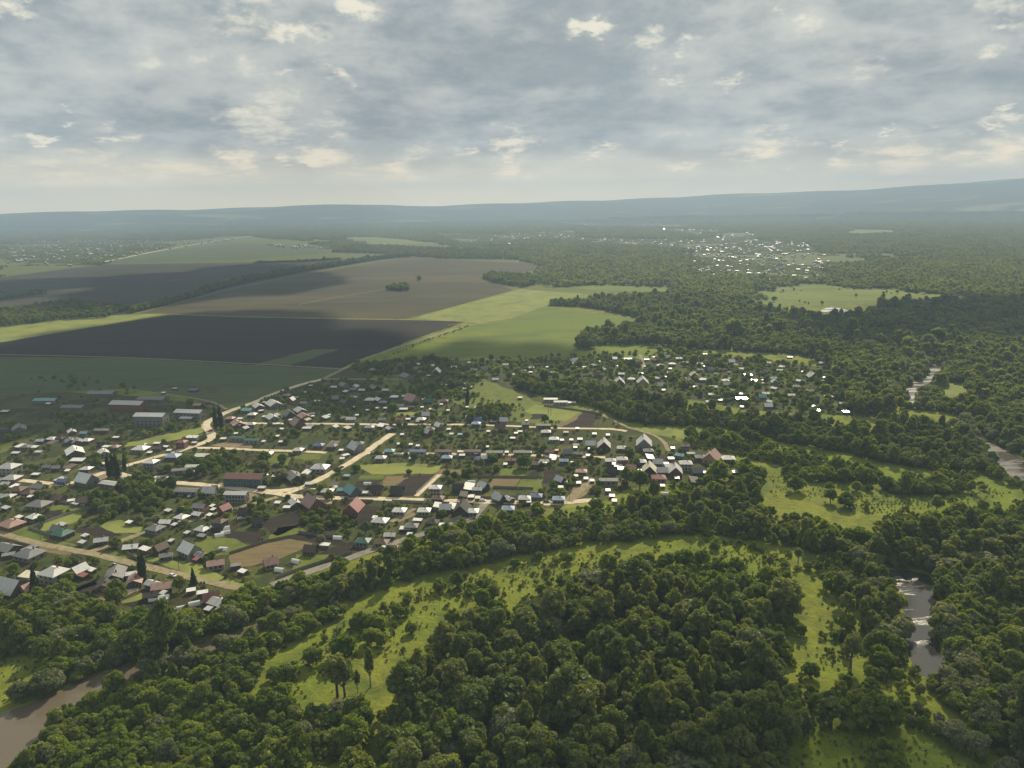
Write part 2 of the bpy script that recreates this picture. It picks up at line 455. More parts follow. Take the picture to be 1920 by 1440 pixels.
FIELDS = [
    # name, material, z, photo polygon, label
    ('field', m_crop_dull, .05, [(-420, 660), (240, 668), (480, 680), (640, 690), (600, 712), (540, 726), (460, 758), (420, 768), (330, 742), (240, 728), (120, 735), (-420, 770)], 'dull green pasture below the ploughed field'),
    ('ploughed_field', m_plough, .10, [(-420, 650), (0, 642), (318, 590), (480, 596), (760, 600), (876, 603), (800, 628), (730, 654), (640, 690), (540, 688), (250, 672), (-420, 664)], 'black ploughed field left of the green crop'),
    ('field', m_crop_dull, .18, [(478, 683), (590, 655), (637, 655), (540, 687)], 'narrow green strip inside the black ploughed field'),
    ('field', m_bright, .10, [(-420, 622), (0, 614), (120, 599), (200, 592), (320, 587), (0, 643), (-420, 652)], 'bright green wedge at the upper edge of the ploughed field'),
    ('field', m_stub, .10, [(322, 588), (260, 588), (380, 557), (450, 539), (540, 521), (640, 503), (770, 481), (830, 486), (1005, 494), (1040, 502), (905, 520), (962, 544), (860, 572), (762, 598), (480, 594)], 'brown field above the ploughed one, a copse in its middle'),
    ('field', m_stub_dark, .08, [(-420, 530), (0, 520), (190, 496), (480, 492), (640, 486), (770, 478), (640, 500), (540, 518), (450, 536), (380, 553), (300, 575), (250, 587), (200, 594), (-420, 600)], 'dark brown field left of the tree belt'),
    ('field', m_crop, .10, [(765, 598), (860, 572), (974, 542), (1100, 551), (1120, 560), (1030, 566), (1025, 575), (1220, 606), (1130, 614), (1085, 632), (1085, 652), (1262, 655), (1266, 672), (960, 676), (740, 674), (800, 650), (885, 612), (878, 603)], 'bright green crop field reaching to the wood'),
    ('field', m_bright, .16, [(775, 597), (860, 573), (974, 543), (1095, 551), (1060, 560), (960, 597), (900, 606)], 'paler corner of the crop field'),
    ('field', m_crop, .08, [(1060, 535), (1200, 535), (1285, 543), (1280, 548), (1100, 543)], 'thin green strip between two bands of far wood'),
    ('field', m_crop_dull, .10, [(200, 491), (340, 466), (470, 455), (620, 468), (616, 474), (440, 488), (200, 494)], 'pale green field beside the far straight road'),
    ('field', m_crop, .10, [(640, 446), (700, 444), (830, 456), (700, 458)], 'far pale clearing among the woods'),
    ('field', m_crop, .10, [(90, 435), (120, 428), (270, 426), (275, 430), (120, 437)], 'far pale green field under the blue hills'),
    ('field', m_crop, .10, [(1400, 562), (1440, 540), (1540, 529), (1600, 543), (1700, 545), (1830, 557), (1820, 560), (1690, 556), (1590, 570), (1540, 574), (1480, 568), (1440, 580)], 'bright meadow by the far bend of the river'),
    ('field', m_crop, .10, [(1575, 437), (1600, 430), (1680, 431), (1690, 438), (1600, 442)], 'far pale clearing in the wood at right'),
    ('field', m_bright, .10, [(1764, 716), (1812, 725), (1818, 742), (1800, 762), (1775, 755)], 'small bright glade beside the river bend'),
    ('field', m_grass, .06, [(700, 704), (880, 700), (960, 730), (1000, 752), (1090, 768), (1080, 800), (960, 790), (880, 765), (800, 735), (700, 735)], 'sunlit common between the two halves of the village'),
    ('village_ground', m_yard, .04, [(-420, 735), (120, 735), (300, 745), (400, 765), (480, 742), (610, 708), (650, 690), (740, 672), (960, 676), (1270, 660), (1560, 690), (1600, 780), (1440, 772), (1230, 740), (1000, 740), (1110, 775), (1280, 830), (1400, 870), (1330, 900), (1180, 915), (1120, 945), (960, 960), (800, 1010), (620, 1060), (450, 1110), (400, 1150), (250, 1150), (100, 1110), (-420, 1120)], 'worn turf and yards under the village'),
]
def ragged(pg, amp, step=14.0):
    out_ = []
    rg = np.random.default_rng(len(pg) * 17 + int(abs(pg[0][0])))
    for a, b in zip(pg, np.roll(pg, -1, axis=0)):
        n = int(min(60, max(1, np.linalg.norm(b - a) / step)))
        for i in range(n): out_.append(a + (b - a) * i / n + (rg.normal(0, amp, 2) if i else 0))
    return np.array(out_)


for (nm, m, z, pg, lb) in FIELDS:
    patch(nm, ragged(poly(pg), 1.3), z, m, label=lb)

# plots: (material letter, polygon)
PL = {'b': m_bed, 't': m_tan, 'g': m_grass, 'd': m_dirt, 'h': m_bright, 's': m_sand}
PLOTS = [
    ('b', [(760, 893), (822, 891), (775, 930), (730, 930)]), ('b', [(668, 903), (720, 899), (706, 915), (660, 918)]), ('t', [(725, 893), (768, 892), (740, 911), (716, 911)]),
    ('t', [(825, 880), (872, 881), (866, 892), (815, 891)]), ('h', [(660, 872), (760, 868), (830, 872), (815, 888), (700, 890)]), ('g', [(676, 892), (722, 891), (715, 899), (672, 899)]),
    ('t', [(925, 897), (980, 895), (962, 914), (912, 915)]), ('g', [(982, 896), (1022, 898), (1010, 925), (965, 915)]), ('g', [(940, 880), (1000, 872), (982, 893), (935, 893)]),
    ('b', [(1022, 880), (1052, 880), (1040, 905), (1014, 908)]), ('b', [(998, 884), (1012, 882), (1012, 896), (985, 894)]), ('t', [(1062, 787), (1092, 773), (1080, 787), (1050, 803), (1040, 800)]),
    ('b', [(1092, 773), (1125, 776), (1110, 800), (1048, 803), (1080, 788)]), ('h', [(1000, 758), (1060, 765), (1090, 772), (1060, 790), (1020, 785), (985, 772)]), ('b', [(1000, 776), (1020, 776), (1012, 786), (994, 786)]),
    ('b', [(415, 1000), (500, 992), (480, 1022), (425, 1010)]), ('b', [(497, 975), (560, 955), (562, 985), (520, 1005), (490, 985)]), ('g', [(375, 1005), (440, 1010), (470, 1025), (400, 1045), (355, 1030)]),
    ('t', [(430, 1040), (500, 1018), (540, 1010), (590, 1020), (520, 1050), (440, 1068)]), ('b', [(560, 1000), (640, 1012), (655, 1025), (590, 1018), (530, 1008)]), ('b', [(530, 1060), (660, 1015), (680, 1025), (560, 1070)]),
    ('g', [(520, 990), (560, 985), (580, 1000), (520, 1018), (495, 1018)]), ('b', [(670, 948), (720, 950), (690, 985), (650, 980)]), ('g', [(555, 1040), (620, 1040), (580, 1066), (545, 1075)]),
    ('b', [(70, 965), (120, 955), (115, 970), (80, 975)]), ('g', [(75, 948), (165, 945), (160, 965), (90, 957)]), ('h', [(90, 975), (150, 960), (155, 975), (70, 1000)]),
    ('b', [(150, 988), (195, 990), (230, 1003), (205, 1012), (140, 998)]), ('h', [(178, 985), (225, 975), (270, 990), (260, 1000), (215, 1000)]), ('g', [(0, 985), (60, 985), (100, 1010), (150, 1025), (75, 1017), (0, 998)]),
    ('h', [(240, 830), (330, 810), (385, 800), (380, 815), (330, 825), (270, 835), (232, 838)]), ('g', [(0, 835), (70, 815), (75, 820), (0, 850)]), ('g', [(560, 850), (600, 852), (600, 862), (550, 860)]), ('g', [(500, 850), (545, 850), (540, 872), (495, 872)]),
    ('b', [(145, 1098), (180, 1085), (200, 1098), (170, 1115), (140, 1110)]), ('b', [(235, 1130), (290, 1118), (325, 1130), (300, 1148), (250, 1148)]), ('b', [(345, 1155), (390, 1145), (385, 1160), (355, 1165)]),
    ('h', [(225, 1128), (265, 1112), (270, 1122), (230, 1132)]), ('h', [(250, 1158), (285, 1150), (330, 1140), (325, 1152), (290, 1160), (255, 1166)]), ('g', [(135, 1107), (178, 1089), (182, 1096), (140, 1112)]),
    ('t', [(175, 1115), (205, 1108), (260, 1105), (230, 1122), (190, 1127)]), ('s', [(208, 1115), (240, 1103), (262, 1101), (258, 1108), (225, 1118)]),
    ('h', [(280, 1045), (365, 1055), (440, 1092), (460, 1095), (465, 1099), (420, 1094), (330, 1068), (270, 1048)]), ('g', [(180, 1038), (255, 1025), (270, 1045), (230, 1048)]), ('t', [(30, 1022), (75, 1023), (150, 1038), (120, 1042), (60, 1030)]),
    ('g', [(0, 1008), (30, 1015), (40, 1025), (0, 1018)]), ('d', [(395, 835), (430, 828), (470, 833), (475, 840), (420, 840)]), ('d', [(165, 890), (205, 880), (200, 900), (172, 903)]), ('d', [(285, 893), (330, 890), (325, 902), (290, 903)]),
    ('d', [(410, 905), (440, 908), (430, 925), (408, 918)]), ('d', [(460, 920), (485, 930), (470, 945), (440, 940)]), ('d', [(1075, 915), (1110, 895), (1120, 905), (1095, 930), (1070, 940)]), ('d', [(735, 975), (775, 960), (780, 966), (745, 980)]),
    ('b', [(968, 960), (1012, 955), (1010, 968), (980, 975)]), ('t', [(1010, 958), (1035, 953), (1020, 966), (1005, 968)]), ('h', [(1040, 948), (1120, 941), (1130, 948), (1050, 955)]), ('t', [(1120, 903), (1165, 905), (1168, 912), (1130, 914)]),
    ('h', [(715, 774), (780, 773), (775, 779), (712, 779)]), ('g', [(800, 774), (830, 774), (825, 781), (795, 780)]), ('h', [(1175, 803), (1265, 800), (1330, 812), (1290, 825), (1230, 815)]), ('g', [(1380, 895), (1460, 905), (1430, 935), (1380, 925)]),
]
for k, pg in PLOTS:
    patch('garden_plot', ragged(poly(pg), .5, 4.0), .09 + .004 * (PLOTS.index((k, pg)) % 5), PL[k])

# ------------------------------------------------------------------ roads
ROADS = [
    ('village_road', m_road, 6.0, [(205, 884), (240, 893), (282, 902), (355, 907), (425, 914), (475, 920), (518, 925), (555, 931), (640, 934), (705, 935), (830, 939), (955, 942), (1035, 944), (1120, 937)], 'long pale gravel road along the lower side of the village'),
    ('village_road', m_road, 6.0, [(480, 920), (520, 921), (562, 915), (585, 906), (640, 877), (680, 852), (705, 834), (736, 813)], 'straight pale road climbing diagonally through the village'),
    ('village_road', m_road, 4.5, [(530, 930), (550, 921), (575, 911)], 'short link at the road fork'),
    ('village_road', m_road, 7.0, [(332, 847), (370, 834), (391, 826), (397, 816), (391, 806), (386, 798), (391, 790), (405, 783), (430, 771), (480, 753), (507, 741), (562, 722), (605, 711)], 'pale main road with a double bend'),
    ('village_road', m_lane, 5.0, [(605, 711), (670, 711), (800, 712)], 'straight lane at the top of the village'),
    ('field_track', m_lane, 5.5, [(605, 711), (640, 694), (680, 674), (730, 657), (805, 632), (880, 610), (915, 606)], 'earth track beside the ploughed field'),
    ('village_road', m_road, 5.5, [(332, 846), (300, 855), (262, 866), (235, 874), (203, 884)], 'pale road past the tall poplars'),
    ('village_road', m_road, 5.5, [(203, 884), (175, 893), (137, 905), (112, 909), (90, 907), (50, 902), (-30, 896)], 'pale road running out at the left edge'),
    ('village_road', m_road, 4.5, [(365, 840), (420, 841), (480, 844), (550, 846), (612, 849)], 'pale side street below the double bend'),
    ('village_road', m_road, 4.5, [(440, 792), (480, 794), (630, 795), (715, 796), (830, 796), (895, 797), (960, 799), (1042, 803), (1110, 804), (1150, 805), (1175, 809)], 'upper village street'),
    ('village_road', m_road, 4.5, [(690, 850), (720, 850), (805, 851), (955, 853), (1060, 856), (1135, 858)], 'middle village street'),
    ('village_road', m_lane, 5.0, [(-40, 988), (0, 1000), (75, 1020), (165, 1037), (250, 1057), (325, 1075), (440, 1102), (470, 1108)], 'grey earth road crossing the lower left of the village'),
    ('village_road', m_lane, 4.5, [(168, 1036), (275, 998), (375, 972), (450, 951), (490, 941), (520, 932)], 'earth lane joining the lower roads'),
    ('village_road', m_lane, 4.5, [(0, 945), (12, 940), (45, 930), (87, 916), (100, 908)], 'short lane at the left edge'),
    ('village_road', m_asph, 5.5, [(510, 1098), (545, 1084), (580, 1072), (630, 1056), (670, 1042), (720, 1024), (797, 1000), (855, 977), (885, 969), (910, 945)], 'grey road along the foot of the village beside the dark trees'),
    ('village_road', m_lane, 6.0, [(1110, 900), (1085, 922), (1065, 940)], 'short wide dirt lane'),
    ('field_track', m_lane, 3.5, [(1100, 765), (1140, 783), (1172, 799), (1200, 808), (1228, 817), (1245, 830), (1254, 846)], 'curving earth track along the foot of the wood'),
    ('village_road', m_lane, 4.0, [(1200, 665), (1205, 680), (1208, 693)], 'lane into the cottages beyond the wood'),
    ('village_road', m_road, 3.5, [(780, 931), (805, 908), (824, 890)], 'white side lane beside the black plot'),
    ('village_road', m_lane, 3.5, [(733, 979), (757, 966), (778, 954)], 'short dirt lane among the white roofs'),
    ('village_road', m_road, 14.0, [(190, 492), (300, 470), (400, 453), (482, 441)], 'far straight road running to the horizon'),
    ('village_road', m_road, 30.0, [(592, 418.5), (603, 421.5), (614, 426)], 'far pale scrap of road under the hills'),
    ('field_track', m_lane, 3.0, [(280, 735), (350, 745), (400, 755), (425, 768)], 'track past the barns'),
    ('field_track', m_lane, 2.5, [(840, 610), (910, 598), (970, 583), (1020, 572)], 'track through the green crop'),
    ('field_track', m_lane, 3.0, [(330, 590), (470, 594), (600, 598), (760, 600), (878, 603)], 'weedy track along the upper edge of the ploughed field'),
    ('field_track', m_lane, 4.0, [(0, 553), (90, 545), (150, 543)], 'pale scratch of track in the dark brown field'),
    ('field_track', m_lane, 4.0, [(310, 527), (345, 523)], 'short pale track near the tree belt'),
    ('field_track', m_lane, 3.0, [(0, 665), (240, 671), (480, 683), (640, 692)], 'track along the lower edge of the ploughed field'),
    ('field_track', m_lane, 3.0, [(560, 571), (640, 556), (725, 542)], 'track to the copse in the brown field'),
]
for i, (nm, m, wd, ln, lb) in enumerate(ROADS):
    ribbon(nm, poly(ln), wd, .14 + .006 * i, m, label=lb)

# ------------------------------------------------------------------ water
def water_mat(name, mud, lo, hi, spec=0.5, calm=0.42):
    m, t, out = mat(name)
    pos = t.n('ShaderNodeNewGeometry').outputs['Position']
    n = t.noise(t.n('ShaderNodeMapping', ins={'Vector': pos, 'Rotation': (0, 0, R(12)), 'Scale': (0.35, 1.5, 1)}).outputs[0], 0.06, 4, 0.6, 0.6)
    patchy = t.ramp(n, calm, calm + 0.12)
    rough = t.math('MULTIPLY_ADD', patchy, hi - lo, lo)
    mp = t.n('ShaderNodeMapping', ins={'Vector': pos, 'Rotation': (0, 0, R(15)), 'Scale': (0.6, 1.6, 1)}).outputs[0]
    h = t.noise(mp, 0.9, 4, 0.65)
    b = t.n('ShaderNodeBump', ins={'Strength': t.math('MULTIPLY_ADD', patchy, 0.28, 0.015), 'Distance': 0.5, 'Height': h}).outputs[0]
    p = principled(t, out, rgb(mud), rough, 0.0, spec, b)
    p.inputs['IOR'].default_value = 1.33
    return m


m_river = water_mat('muddy_water', (0.128, 0.104, 0.072), 0.07, 0.14, 0.6)
m_pond = water_mat('dark_glittering_water', (0.030, 0.030, 0.026), 0.04, 0.24, 0.8, 0.53)
m_silver = water_mat('shining_river_water', (0.085, 0.072, 0.055), 0.10, 0.30, 0.8, 0.44)
WATER = [
    ('river', m_river, [(-80, 1335), (0, 1338), (50, 1322), (120, 1294), (200, 1260), (255, 1243), (350, 1214), (400, 1194), (480, 1170), (560, 1134), (640, 1108), (642, 1120), (560, 1150), (490, 1184), (410, 1216), (360, 1230), (262, 1272), (170, 1312), (112, 1338), (96, 1366), (60, 1410), (-20, 1520), (-500, 1900), (-900, 1700)], 'brown river winding through the trees at lower left'),
    ('river', m_pond, [(1655, 1070), (1700, 1068), (1740, 1078), (1754, 1105), (1766, 1150), (1762, 1205), (1776, 1255), (1770, 1275), (1745, 1275), (1716, 1258), (1704, 1230), (1698, 1150), (1680, 1100)], 'dark backwater with glittering ripples at right'),
    ('river', m_silver, [(1822, 806), (1845, 815), (1880, 840), (1930, 868), (1950, 918), (1908, 900), (1876, 876), (1852, 848), (1836, 830)], 'river reach shining at the right edge'),
    ('river', m_silver, [(1742, 682), (1768, 686), (1764, 704), (1742, 722), (1722, 738), (1718, 764), (1704, 756), (1692, 735), (1702, 722), (1736, 708)], 'river bend shining beyond the wood'),
    ('river', m_silver, [(1540, 580), (1560, 575), (1590, 582), (1588, 588), (1560, 586), (1540, 584)], 'far glint of the river under the bright meadow'),
    ('river', m_silver, [(1460, 583), (1480, 587), (1478, 592), (1462, 589)], 'small far glint of the river'),
    ('pool', m_pond, [(1782, 1292), (1815, 1296), (1838, 1314), (1828, 1326), (1800, 1318)], 'small glinting pool below the backwater'),
    ('pool', m_pond, [(1850, 1345), (1885, 1348), (1920, 1375), (1900, 1392), (1865, 1375)], 'reedy pool near the lower right corner'),
    ('pool', m_pond, [(1000, 1240), (1030, 1222), (1070, 1208), (1105, 1200), (1100, 1222), (1050, 1250), (1005, 1258)], 'flooded hollow glinting among the tall trees'),
]
WPOLY = []
for i, (nm, m, pg, lb) in enumerate(WATER):
    P_ = ragged(poly(pg), 1.9 if i == 1 else 1.1, 7.0); WPOLY.append(P_)
    patch(nm, P_, .06 + .01 * i, m, label=lb)


# ------------------------------------------------------------------ clouds over the valley (above the haze, out of the picture); their shadows lie on the land
m_cloud, t, out = mat('cloud_vapour')
dd = t.n('ShaderNodeBsdfDiffuse', ins={'Color': (0.85, 0.85, 0.85, 1)})
tr = t.n('ShaderNodeBsdfTranslucent', ins={'Color': (0.85, 0.85, 0.85, 1)})
mx = t.n('ShaderNodeMixShader', ins={0: 0.5, 1: dd.outputs[0], 2: tr.outputs[0]})
t.t.links.new(mx.outputs[0], out.inputs['Surface'])


def ico_sphere():
    bm = bmesh.new(); bmesh.ops.create_icosphere(bm, subdivisions=2, radius=1.0)
    V = np.array([v.co[:] for v in bm.verts]); F = np.array([[v.index for v in f.verts] for f in bm.faces]); bm.free()
    return V, F


ICO_V, ICO_F = ico_sphere()


def cloud(pg_px, n, r0, r1, label, base=1500.0, seed=0):
    rg = np.random.default_rng(seed)
    pg = poly(pg_px); lo, hi = pg.min(0), pg.max(0)
    Vs, Fs, k = [], [], 0
    while len(Vs) < n:
        p = lo + (hi - lo) * rg.random(2)
        if not inside(p[None], pg)[0]: continue
        r = rg.uniform(r0, r1); zz = base + rg.uniform(0, r * .5)
        c = np.array([p[0], p[1], 0]) + np.array(sdir) * (zz / sdir.z)
        nz = 1 + .22 * np.sin(ICO_V[:, [0]] * 5 + rg.random() * 6) * np.sin(ICO_V[:, [1]] * 6 + rg.random() * 6)
        Vs.append(ICO_V * nz * np.array([r, r * 1.1, r * .45]) + c); Fs.append(ICO_F + k); k += len(ICO_V)
    V = np.vstack(Vs); c = V.mean(0)
    o = link('cloud', mesh_np('cloud', V - c, np.vstack(Fs), [m_cloud], smooth=True), loc=tuple(c)); tag(o, label=label, kind='stuff')


cloud([(-250, 690), (-150, 665), (0, 655), (330, 602), (620, 610), (760, 640), (640, 690), (500, 735), (380, 762), (330, 785), (120, 795), (-250, 820)], 50, 70, 130, 'cloud whose shadow darkens the black field and the barns', seed=1)
cloud([(1150, 1460), (1300, 1420), (1500, 1395), (1700, 1400), (1990, 1415), (2200, 1700), (1000, 1700)], 20, 13, 24, 'cloud shading the bottom edge of the wood', seed=2)
cloud([(1500, 610), (1700, 575), (2100, 570), (2200, 640), (1900, 650), (1650, 640)], 30, 60, 110, 'cloud shading the wood at the river bend', seed=3)
cloud([(-300, 560), (200, 520), (480, 500), (620, 500), (500, 540), (250, 585), (-300, 590)], 30, 100, 170, 'cloud shading the dark brown field', seed=4)
cloud([(620, 700), (800, 695), (830, 720), (700, 760), (600, 760), (560, 730)], 14, 35, 60, 'cloud shading the top of the village', seed=5)
cloud([(850, 625), (1000, 640), (1060, 665), (900, 690), (760, 670)], 9, 25, 50, 'cloud dappling the crop field', seed=6)

# ------------------------------------------------------------------ buildings
RM = {
    'Z': roof_mat('roof_new_zinc', (0.80, 0.79, 0.75), 0.05, 0.7, 0.9, 0.1),
    'M': roof_mat('roof_maroon_sheet', (0.15, 0.068, 0.055), 0.5, 0.0, 0.4),
    'W': roof_mat('roof_bright_zinc', (0.72, 0.71, 0.67), 0.26, 0.0, 0.9, 0.2), 'S': roof_mat('roof_silver_sheet', (0.50, 0.50, 0.485), 0.36, 0.0, 0.7),
    'G': roof_mat('roof_grey_slate', (0.20, 0.20, 0.195), 0.55, 0.0, 0.4), 'D': roof_mat('roof_dark_felt', (0.055, 0.048, 0.044), 0.6, 0.0, 0.3),
    'B': roof_mat('roof_brown_sheet', (0.11, 0.068, 0.048), 0.5, 0.0, 0.4), 'R': roof_mat('roof_red_sheet', (0.25, 0.080, 0.070), 0.42, 0.0, 0.5),
    'P': roof_mat('roof_pinkish_sheet', (0.36, 0.22, 0.18), 0.42, 0.0, 0.5), 'N': roof_mat('roof_green_sheet', (0.035, 0.12, 0.085), 0.42, 0.0, 0.5),
    'U': roof_mat('roof_blue_sheet', (0.09, 0.11, 0.24), 0.42, 0.0, 0.5), 'T': roof_mat('roof_teal_sheet', (0.16, 0.32, 0.33), 0.4, 0.0, 0.5),
    'L': roof_mat('roof_pale_blue_sheet', (0.28, 0.35, 0.46), 0.4, 0.0, 0.5), 'Y': roof_mat('roof_cream_sheet', (0.62, 0.58, 0.43), 0.32, 0.0, 0.8),
    'O': roof_mat('roof_orange_sheet', (0.55, 0.20, 0.09), 0.45, 0.0, 0.5)}
CN = {'Z': 'gleaming', 'M': 'maroon', 'W': 'white', 'S': 'silver', 'G': 'grey', 'D': 'dark', 'B': 'brown', 'R': 'red', 'P': 'pinkish', 'N': 'green', 'U': 'blue', 'T': 'teal', 'L': 'pale blue', 'Y': 'cream', 'O': 'orange'}
WM = {'w': plain_mat('wall_white_plaster', (0.22, 0.21, 0.185)), 'k': plain_mat('wall_red_brick', (0.16, 0.075, 0.05), nscale=2), 'l': plain_mat('wall_weathered_log', (0.085, 0.066, 0.05), nscale=2),
      'g': plain_mat('wall_grey_block', (0.16, 0.155, 0.15)), 'y': plain_mat('wall_yellow_brick', (0.25, 0.19, 0.115), nscale=2), 'd': plain_mat('wall_dark_timber', (0.05, 0.04, 0.033), nscale=2),
      'u': plain_mat('wall_blue_boards', (0.06, 0.10, 0.12), nscale=2)}
m_pane = plain_mat('window_pane', (0.03, 0.035, 0.04), 0.08, 0, 0.6, 0.2)
m_frame = plain_mat('white_window_frame', (0.24, 0.24, 0.225), 0.6)
m_chim = plain_mat('chimney_brick', (0.22, 0.12, 0.09), nscale=2)
m_door = plain_mat('door_boards', (0.10, 0.07, 0.05), nscale=2)
m_poly = plain_mat('greenhouse_film', (0.66, 0.67, 0.62), 0.35, 0, 0.6, 0.12)
m_fence = plain_mat('fence_boards', (0.19, 0.165, 0.135), nscale=0.4)
m_fence_sheet = plain_mat('fence_sheet_metal', (0.30, 0.29, 0.27), 0.45, nscale=0.4)


class MB:
    def __init__(s): s.v = []; s.f = []
    def box(s, x0, y0, z0, x1, y1, z1):
        b = len(s.v)
        s.v += [(x, y, z) for z in (z0, z1) for y in (y0, y1) for x in (x0, x1)]
        s.f += [tuple(b + i for i in q) for q in ((0, 2, 3, 1), (4, 5, 7, 6), (0, 1, 5, 4), (2, 6, 7, 3), (0, 4, 6, 2), (1, 3, 7, 5))]
        return s
    def face(s, *p):
        b = len(s.v); s.v += list(p); s.f.append(tuple(range(b, b + len(p))))
    def slab(s, pts, th):
        """a roof plane: polygon pts (counter-clockwise seen from above) with thickness th downward"""
        b = len(s.v); n = len(pts)
        s.v += [tuple(p) for p in pts] + [(p[0], p[1], p[2] - th) for p in pts]
        s.f.append(tuple(range(b, b + n))); s.f.append(tuple(b + n + i for i in reversed(range(n))))
        for i in range(n): s.f.append((b + (i + 1) % n, b + i, b + n + i, b + n + (i + 1) % n))
    def bar(s, p, q, r, k=5):
        p, q = np.array(p, float), np.array(q, float); ax = q - p; ax /= np.linalg.norm(ax)
        e = np.cross(ax, [.31, .9, .27]); e /= np.linalg.norm(e); g = np.cross(ax, e); b = len(s.v)
        for c in (p, q):
            for i in range(k):
                a = 2 * math.pi * i / k; s.v.append(tuple(c + (e * math.cos(a) + g * math.sin(a)) * r))
        for i in range(k): s.f.append((b + i, b + (i + 1) % k, b + k + (i + 1) % k, b + k + i))
        s.f.append(tuple(b + i for i in reversed(range(k)))); s.f.append(tuple(b + k + i for i in range(k)))
    def build(s, name, m, parent=None):
        return link(name, mesh_np(name, s.v, s.f, [m]), parent)


def walls_gable(L, W, h, rise, asym=0.0):
    b = MB(); x, y = L / 2, W / 2
    b.face((-x, -y, 0), (x, -y, 0), (x, -y, h), (-x, -y, h)); b.face((x, y, 0), (-x, y, 0), (-x, y, h), (x, y, h))
    b.face((x, -y, 0), (x, y, 0), (x, y, h), (x, 0, h + rise), (x, -y, h)); b.face((-x, y, 0), (-x, -y, 0), (-x, -y, h), (-x, 0, h + rise), (-x, y, h))
    b.face((-x, y, 0), (x, y, 0), (x, -y, 0), (-x, -y, 0))
    return b


def roof_gable(L, W, h, rise, o=.45):
    b = MB(); x, y = L / 2 + o, W / 2 + o; sl = rise / (W / 2); z0 = h - o * sl; t = .06
    b.slab([(-x, -y, z0 + t), (x, -y, z0 + t), (x, 0, h + rise + t), (-x, 0, h + rise + t)], .09)
    b.slab([(x, y, z0 + t), (-x, y, z0 + t), (-x, 0, h + rise + t), (x, 0, h + rise + t)], .09)
    return b


def roof_hip(L, W, h, rise, o=.5):
    b = MB(); x, y = L / 2 + o, W / 2 + o; rx = max(.4, L / 2 - W / 2 * .9); z0 = h - .05
    A, B_, C_, D_ = (-x, -y, z0), (x, -y, z0), (x, y, z0), (-x, y, z0); E, F_ = (-rx, 0, h + rise), (rx, 0, h + rise)
    for q in ((A, B_, F_, E), (C_, D_, E, F_), (B_, C_, F_), (D_, A, E)): b.face(*q)
    b.face((-x, -y, z0 - .08), (-x, y, z0 - .08), (x, y, z0 - .08), (x, -y, z0 - .08))
    for p, q in ((A, B_), (B_, C_), (C_, D_), (D_, A)): b.face((p[0], p[1], z0 - .08), (q[0], q[1], z0 - .08), q, p)
    return b


def roof_shed(L, W, h, rise, o=.25):
    b = MB(); x, y = L / 2 + o, W / 2 + o
    b.slab([(-x, -y, h + .06), (x, -y, h + .06), (x, y, h + rise + .06), (-x, y, h + rise + .06)], .09)
    return b


def walls_shed(L, W, h, rise):
    b = MB(); x, y = L / 2, W / 2
    b.face((-x, -y, 0), (x, -y, 0), (x, -y, h), (-x, -y, h)); b.face((x, y, 0), (-x, y, 0), (-x, y, h + rise), (x, y, h + rise))
    b.face((x, -y, 0), (x, y, 0), (x, y, h + rise), (x, -y, h)); b.face((-x, y, 0), (-x, -y, 0), (-x, -y, h), (-x, y, h + rise))
    b.face((-x, y, 0), (x, y, 0), (x, -y, 0), (-x, -y, 0))
    return b


def add_windows(root, L, W, h, two, n_long):
    """each window: a white frame just proud of the wall and a dark pane just proud of the frame"""
    def win(cx, cz, side):
        w, hh = .62, .72
        f = MB(); p = MB(); s = -1 if side in ('-y', '-x') else 1
        if side in ('-y', 'y'):
            y = s * W / 2; f.box(cx - w - .12, min(y, y + s * .03), cz - hh - .12, cx + w + .12, max(y, y + s * .03), cz + hh + .12)
            y2 = y + s * .032; p.box(cx - w, min(y2, y2 + s * .01), cz - hh, cx + w, max(y2, y2 + s * .01), cz + hh)
        else:
            x = s * L / 2; f.box(min(x, x + s * .03), cx - w - .12, cz - hh - .12, max(x, x + s * .03), cx + w + .12, cz + hh + .12)
            x2 = x + s * .032; p.box(min(x2, x2 + s * .01), cx - w, cz - hh, max(x2, x2 + s * .01), cx + w, cz + hh)
        fo = f.build('window', m_frame, root); p.build('pane', m_pane, fo)
    zs = [1.5] + ([4.1] if two else [])
    for z in zs:
        for i in range(n_long): win((i + .5) / n_long * L * .86 - L * .43, z, '-y')
        for i in range(2): win((i - .5) * W * .45, z, '-x'); win((i - .5) * W * .45, z, 'x')


BINFO = []      # dicts of every building, labelled at the end
HPROTO = {}


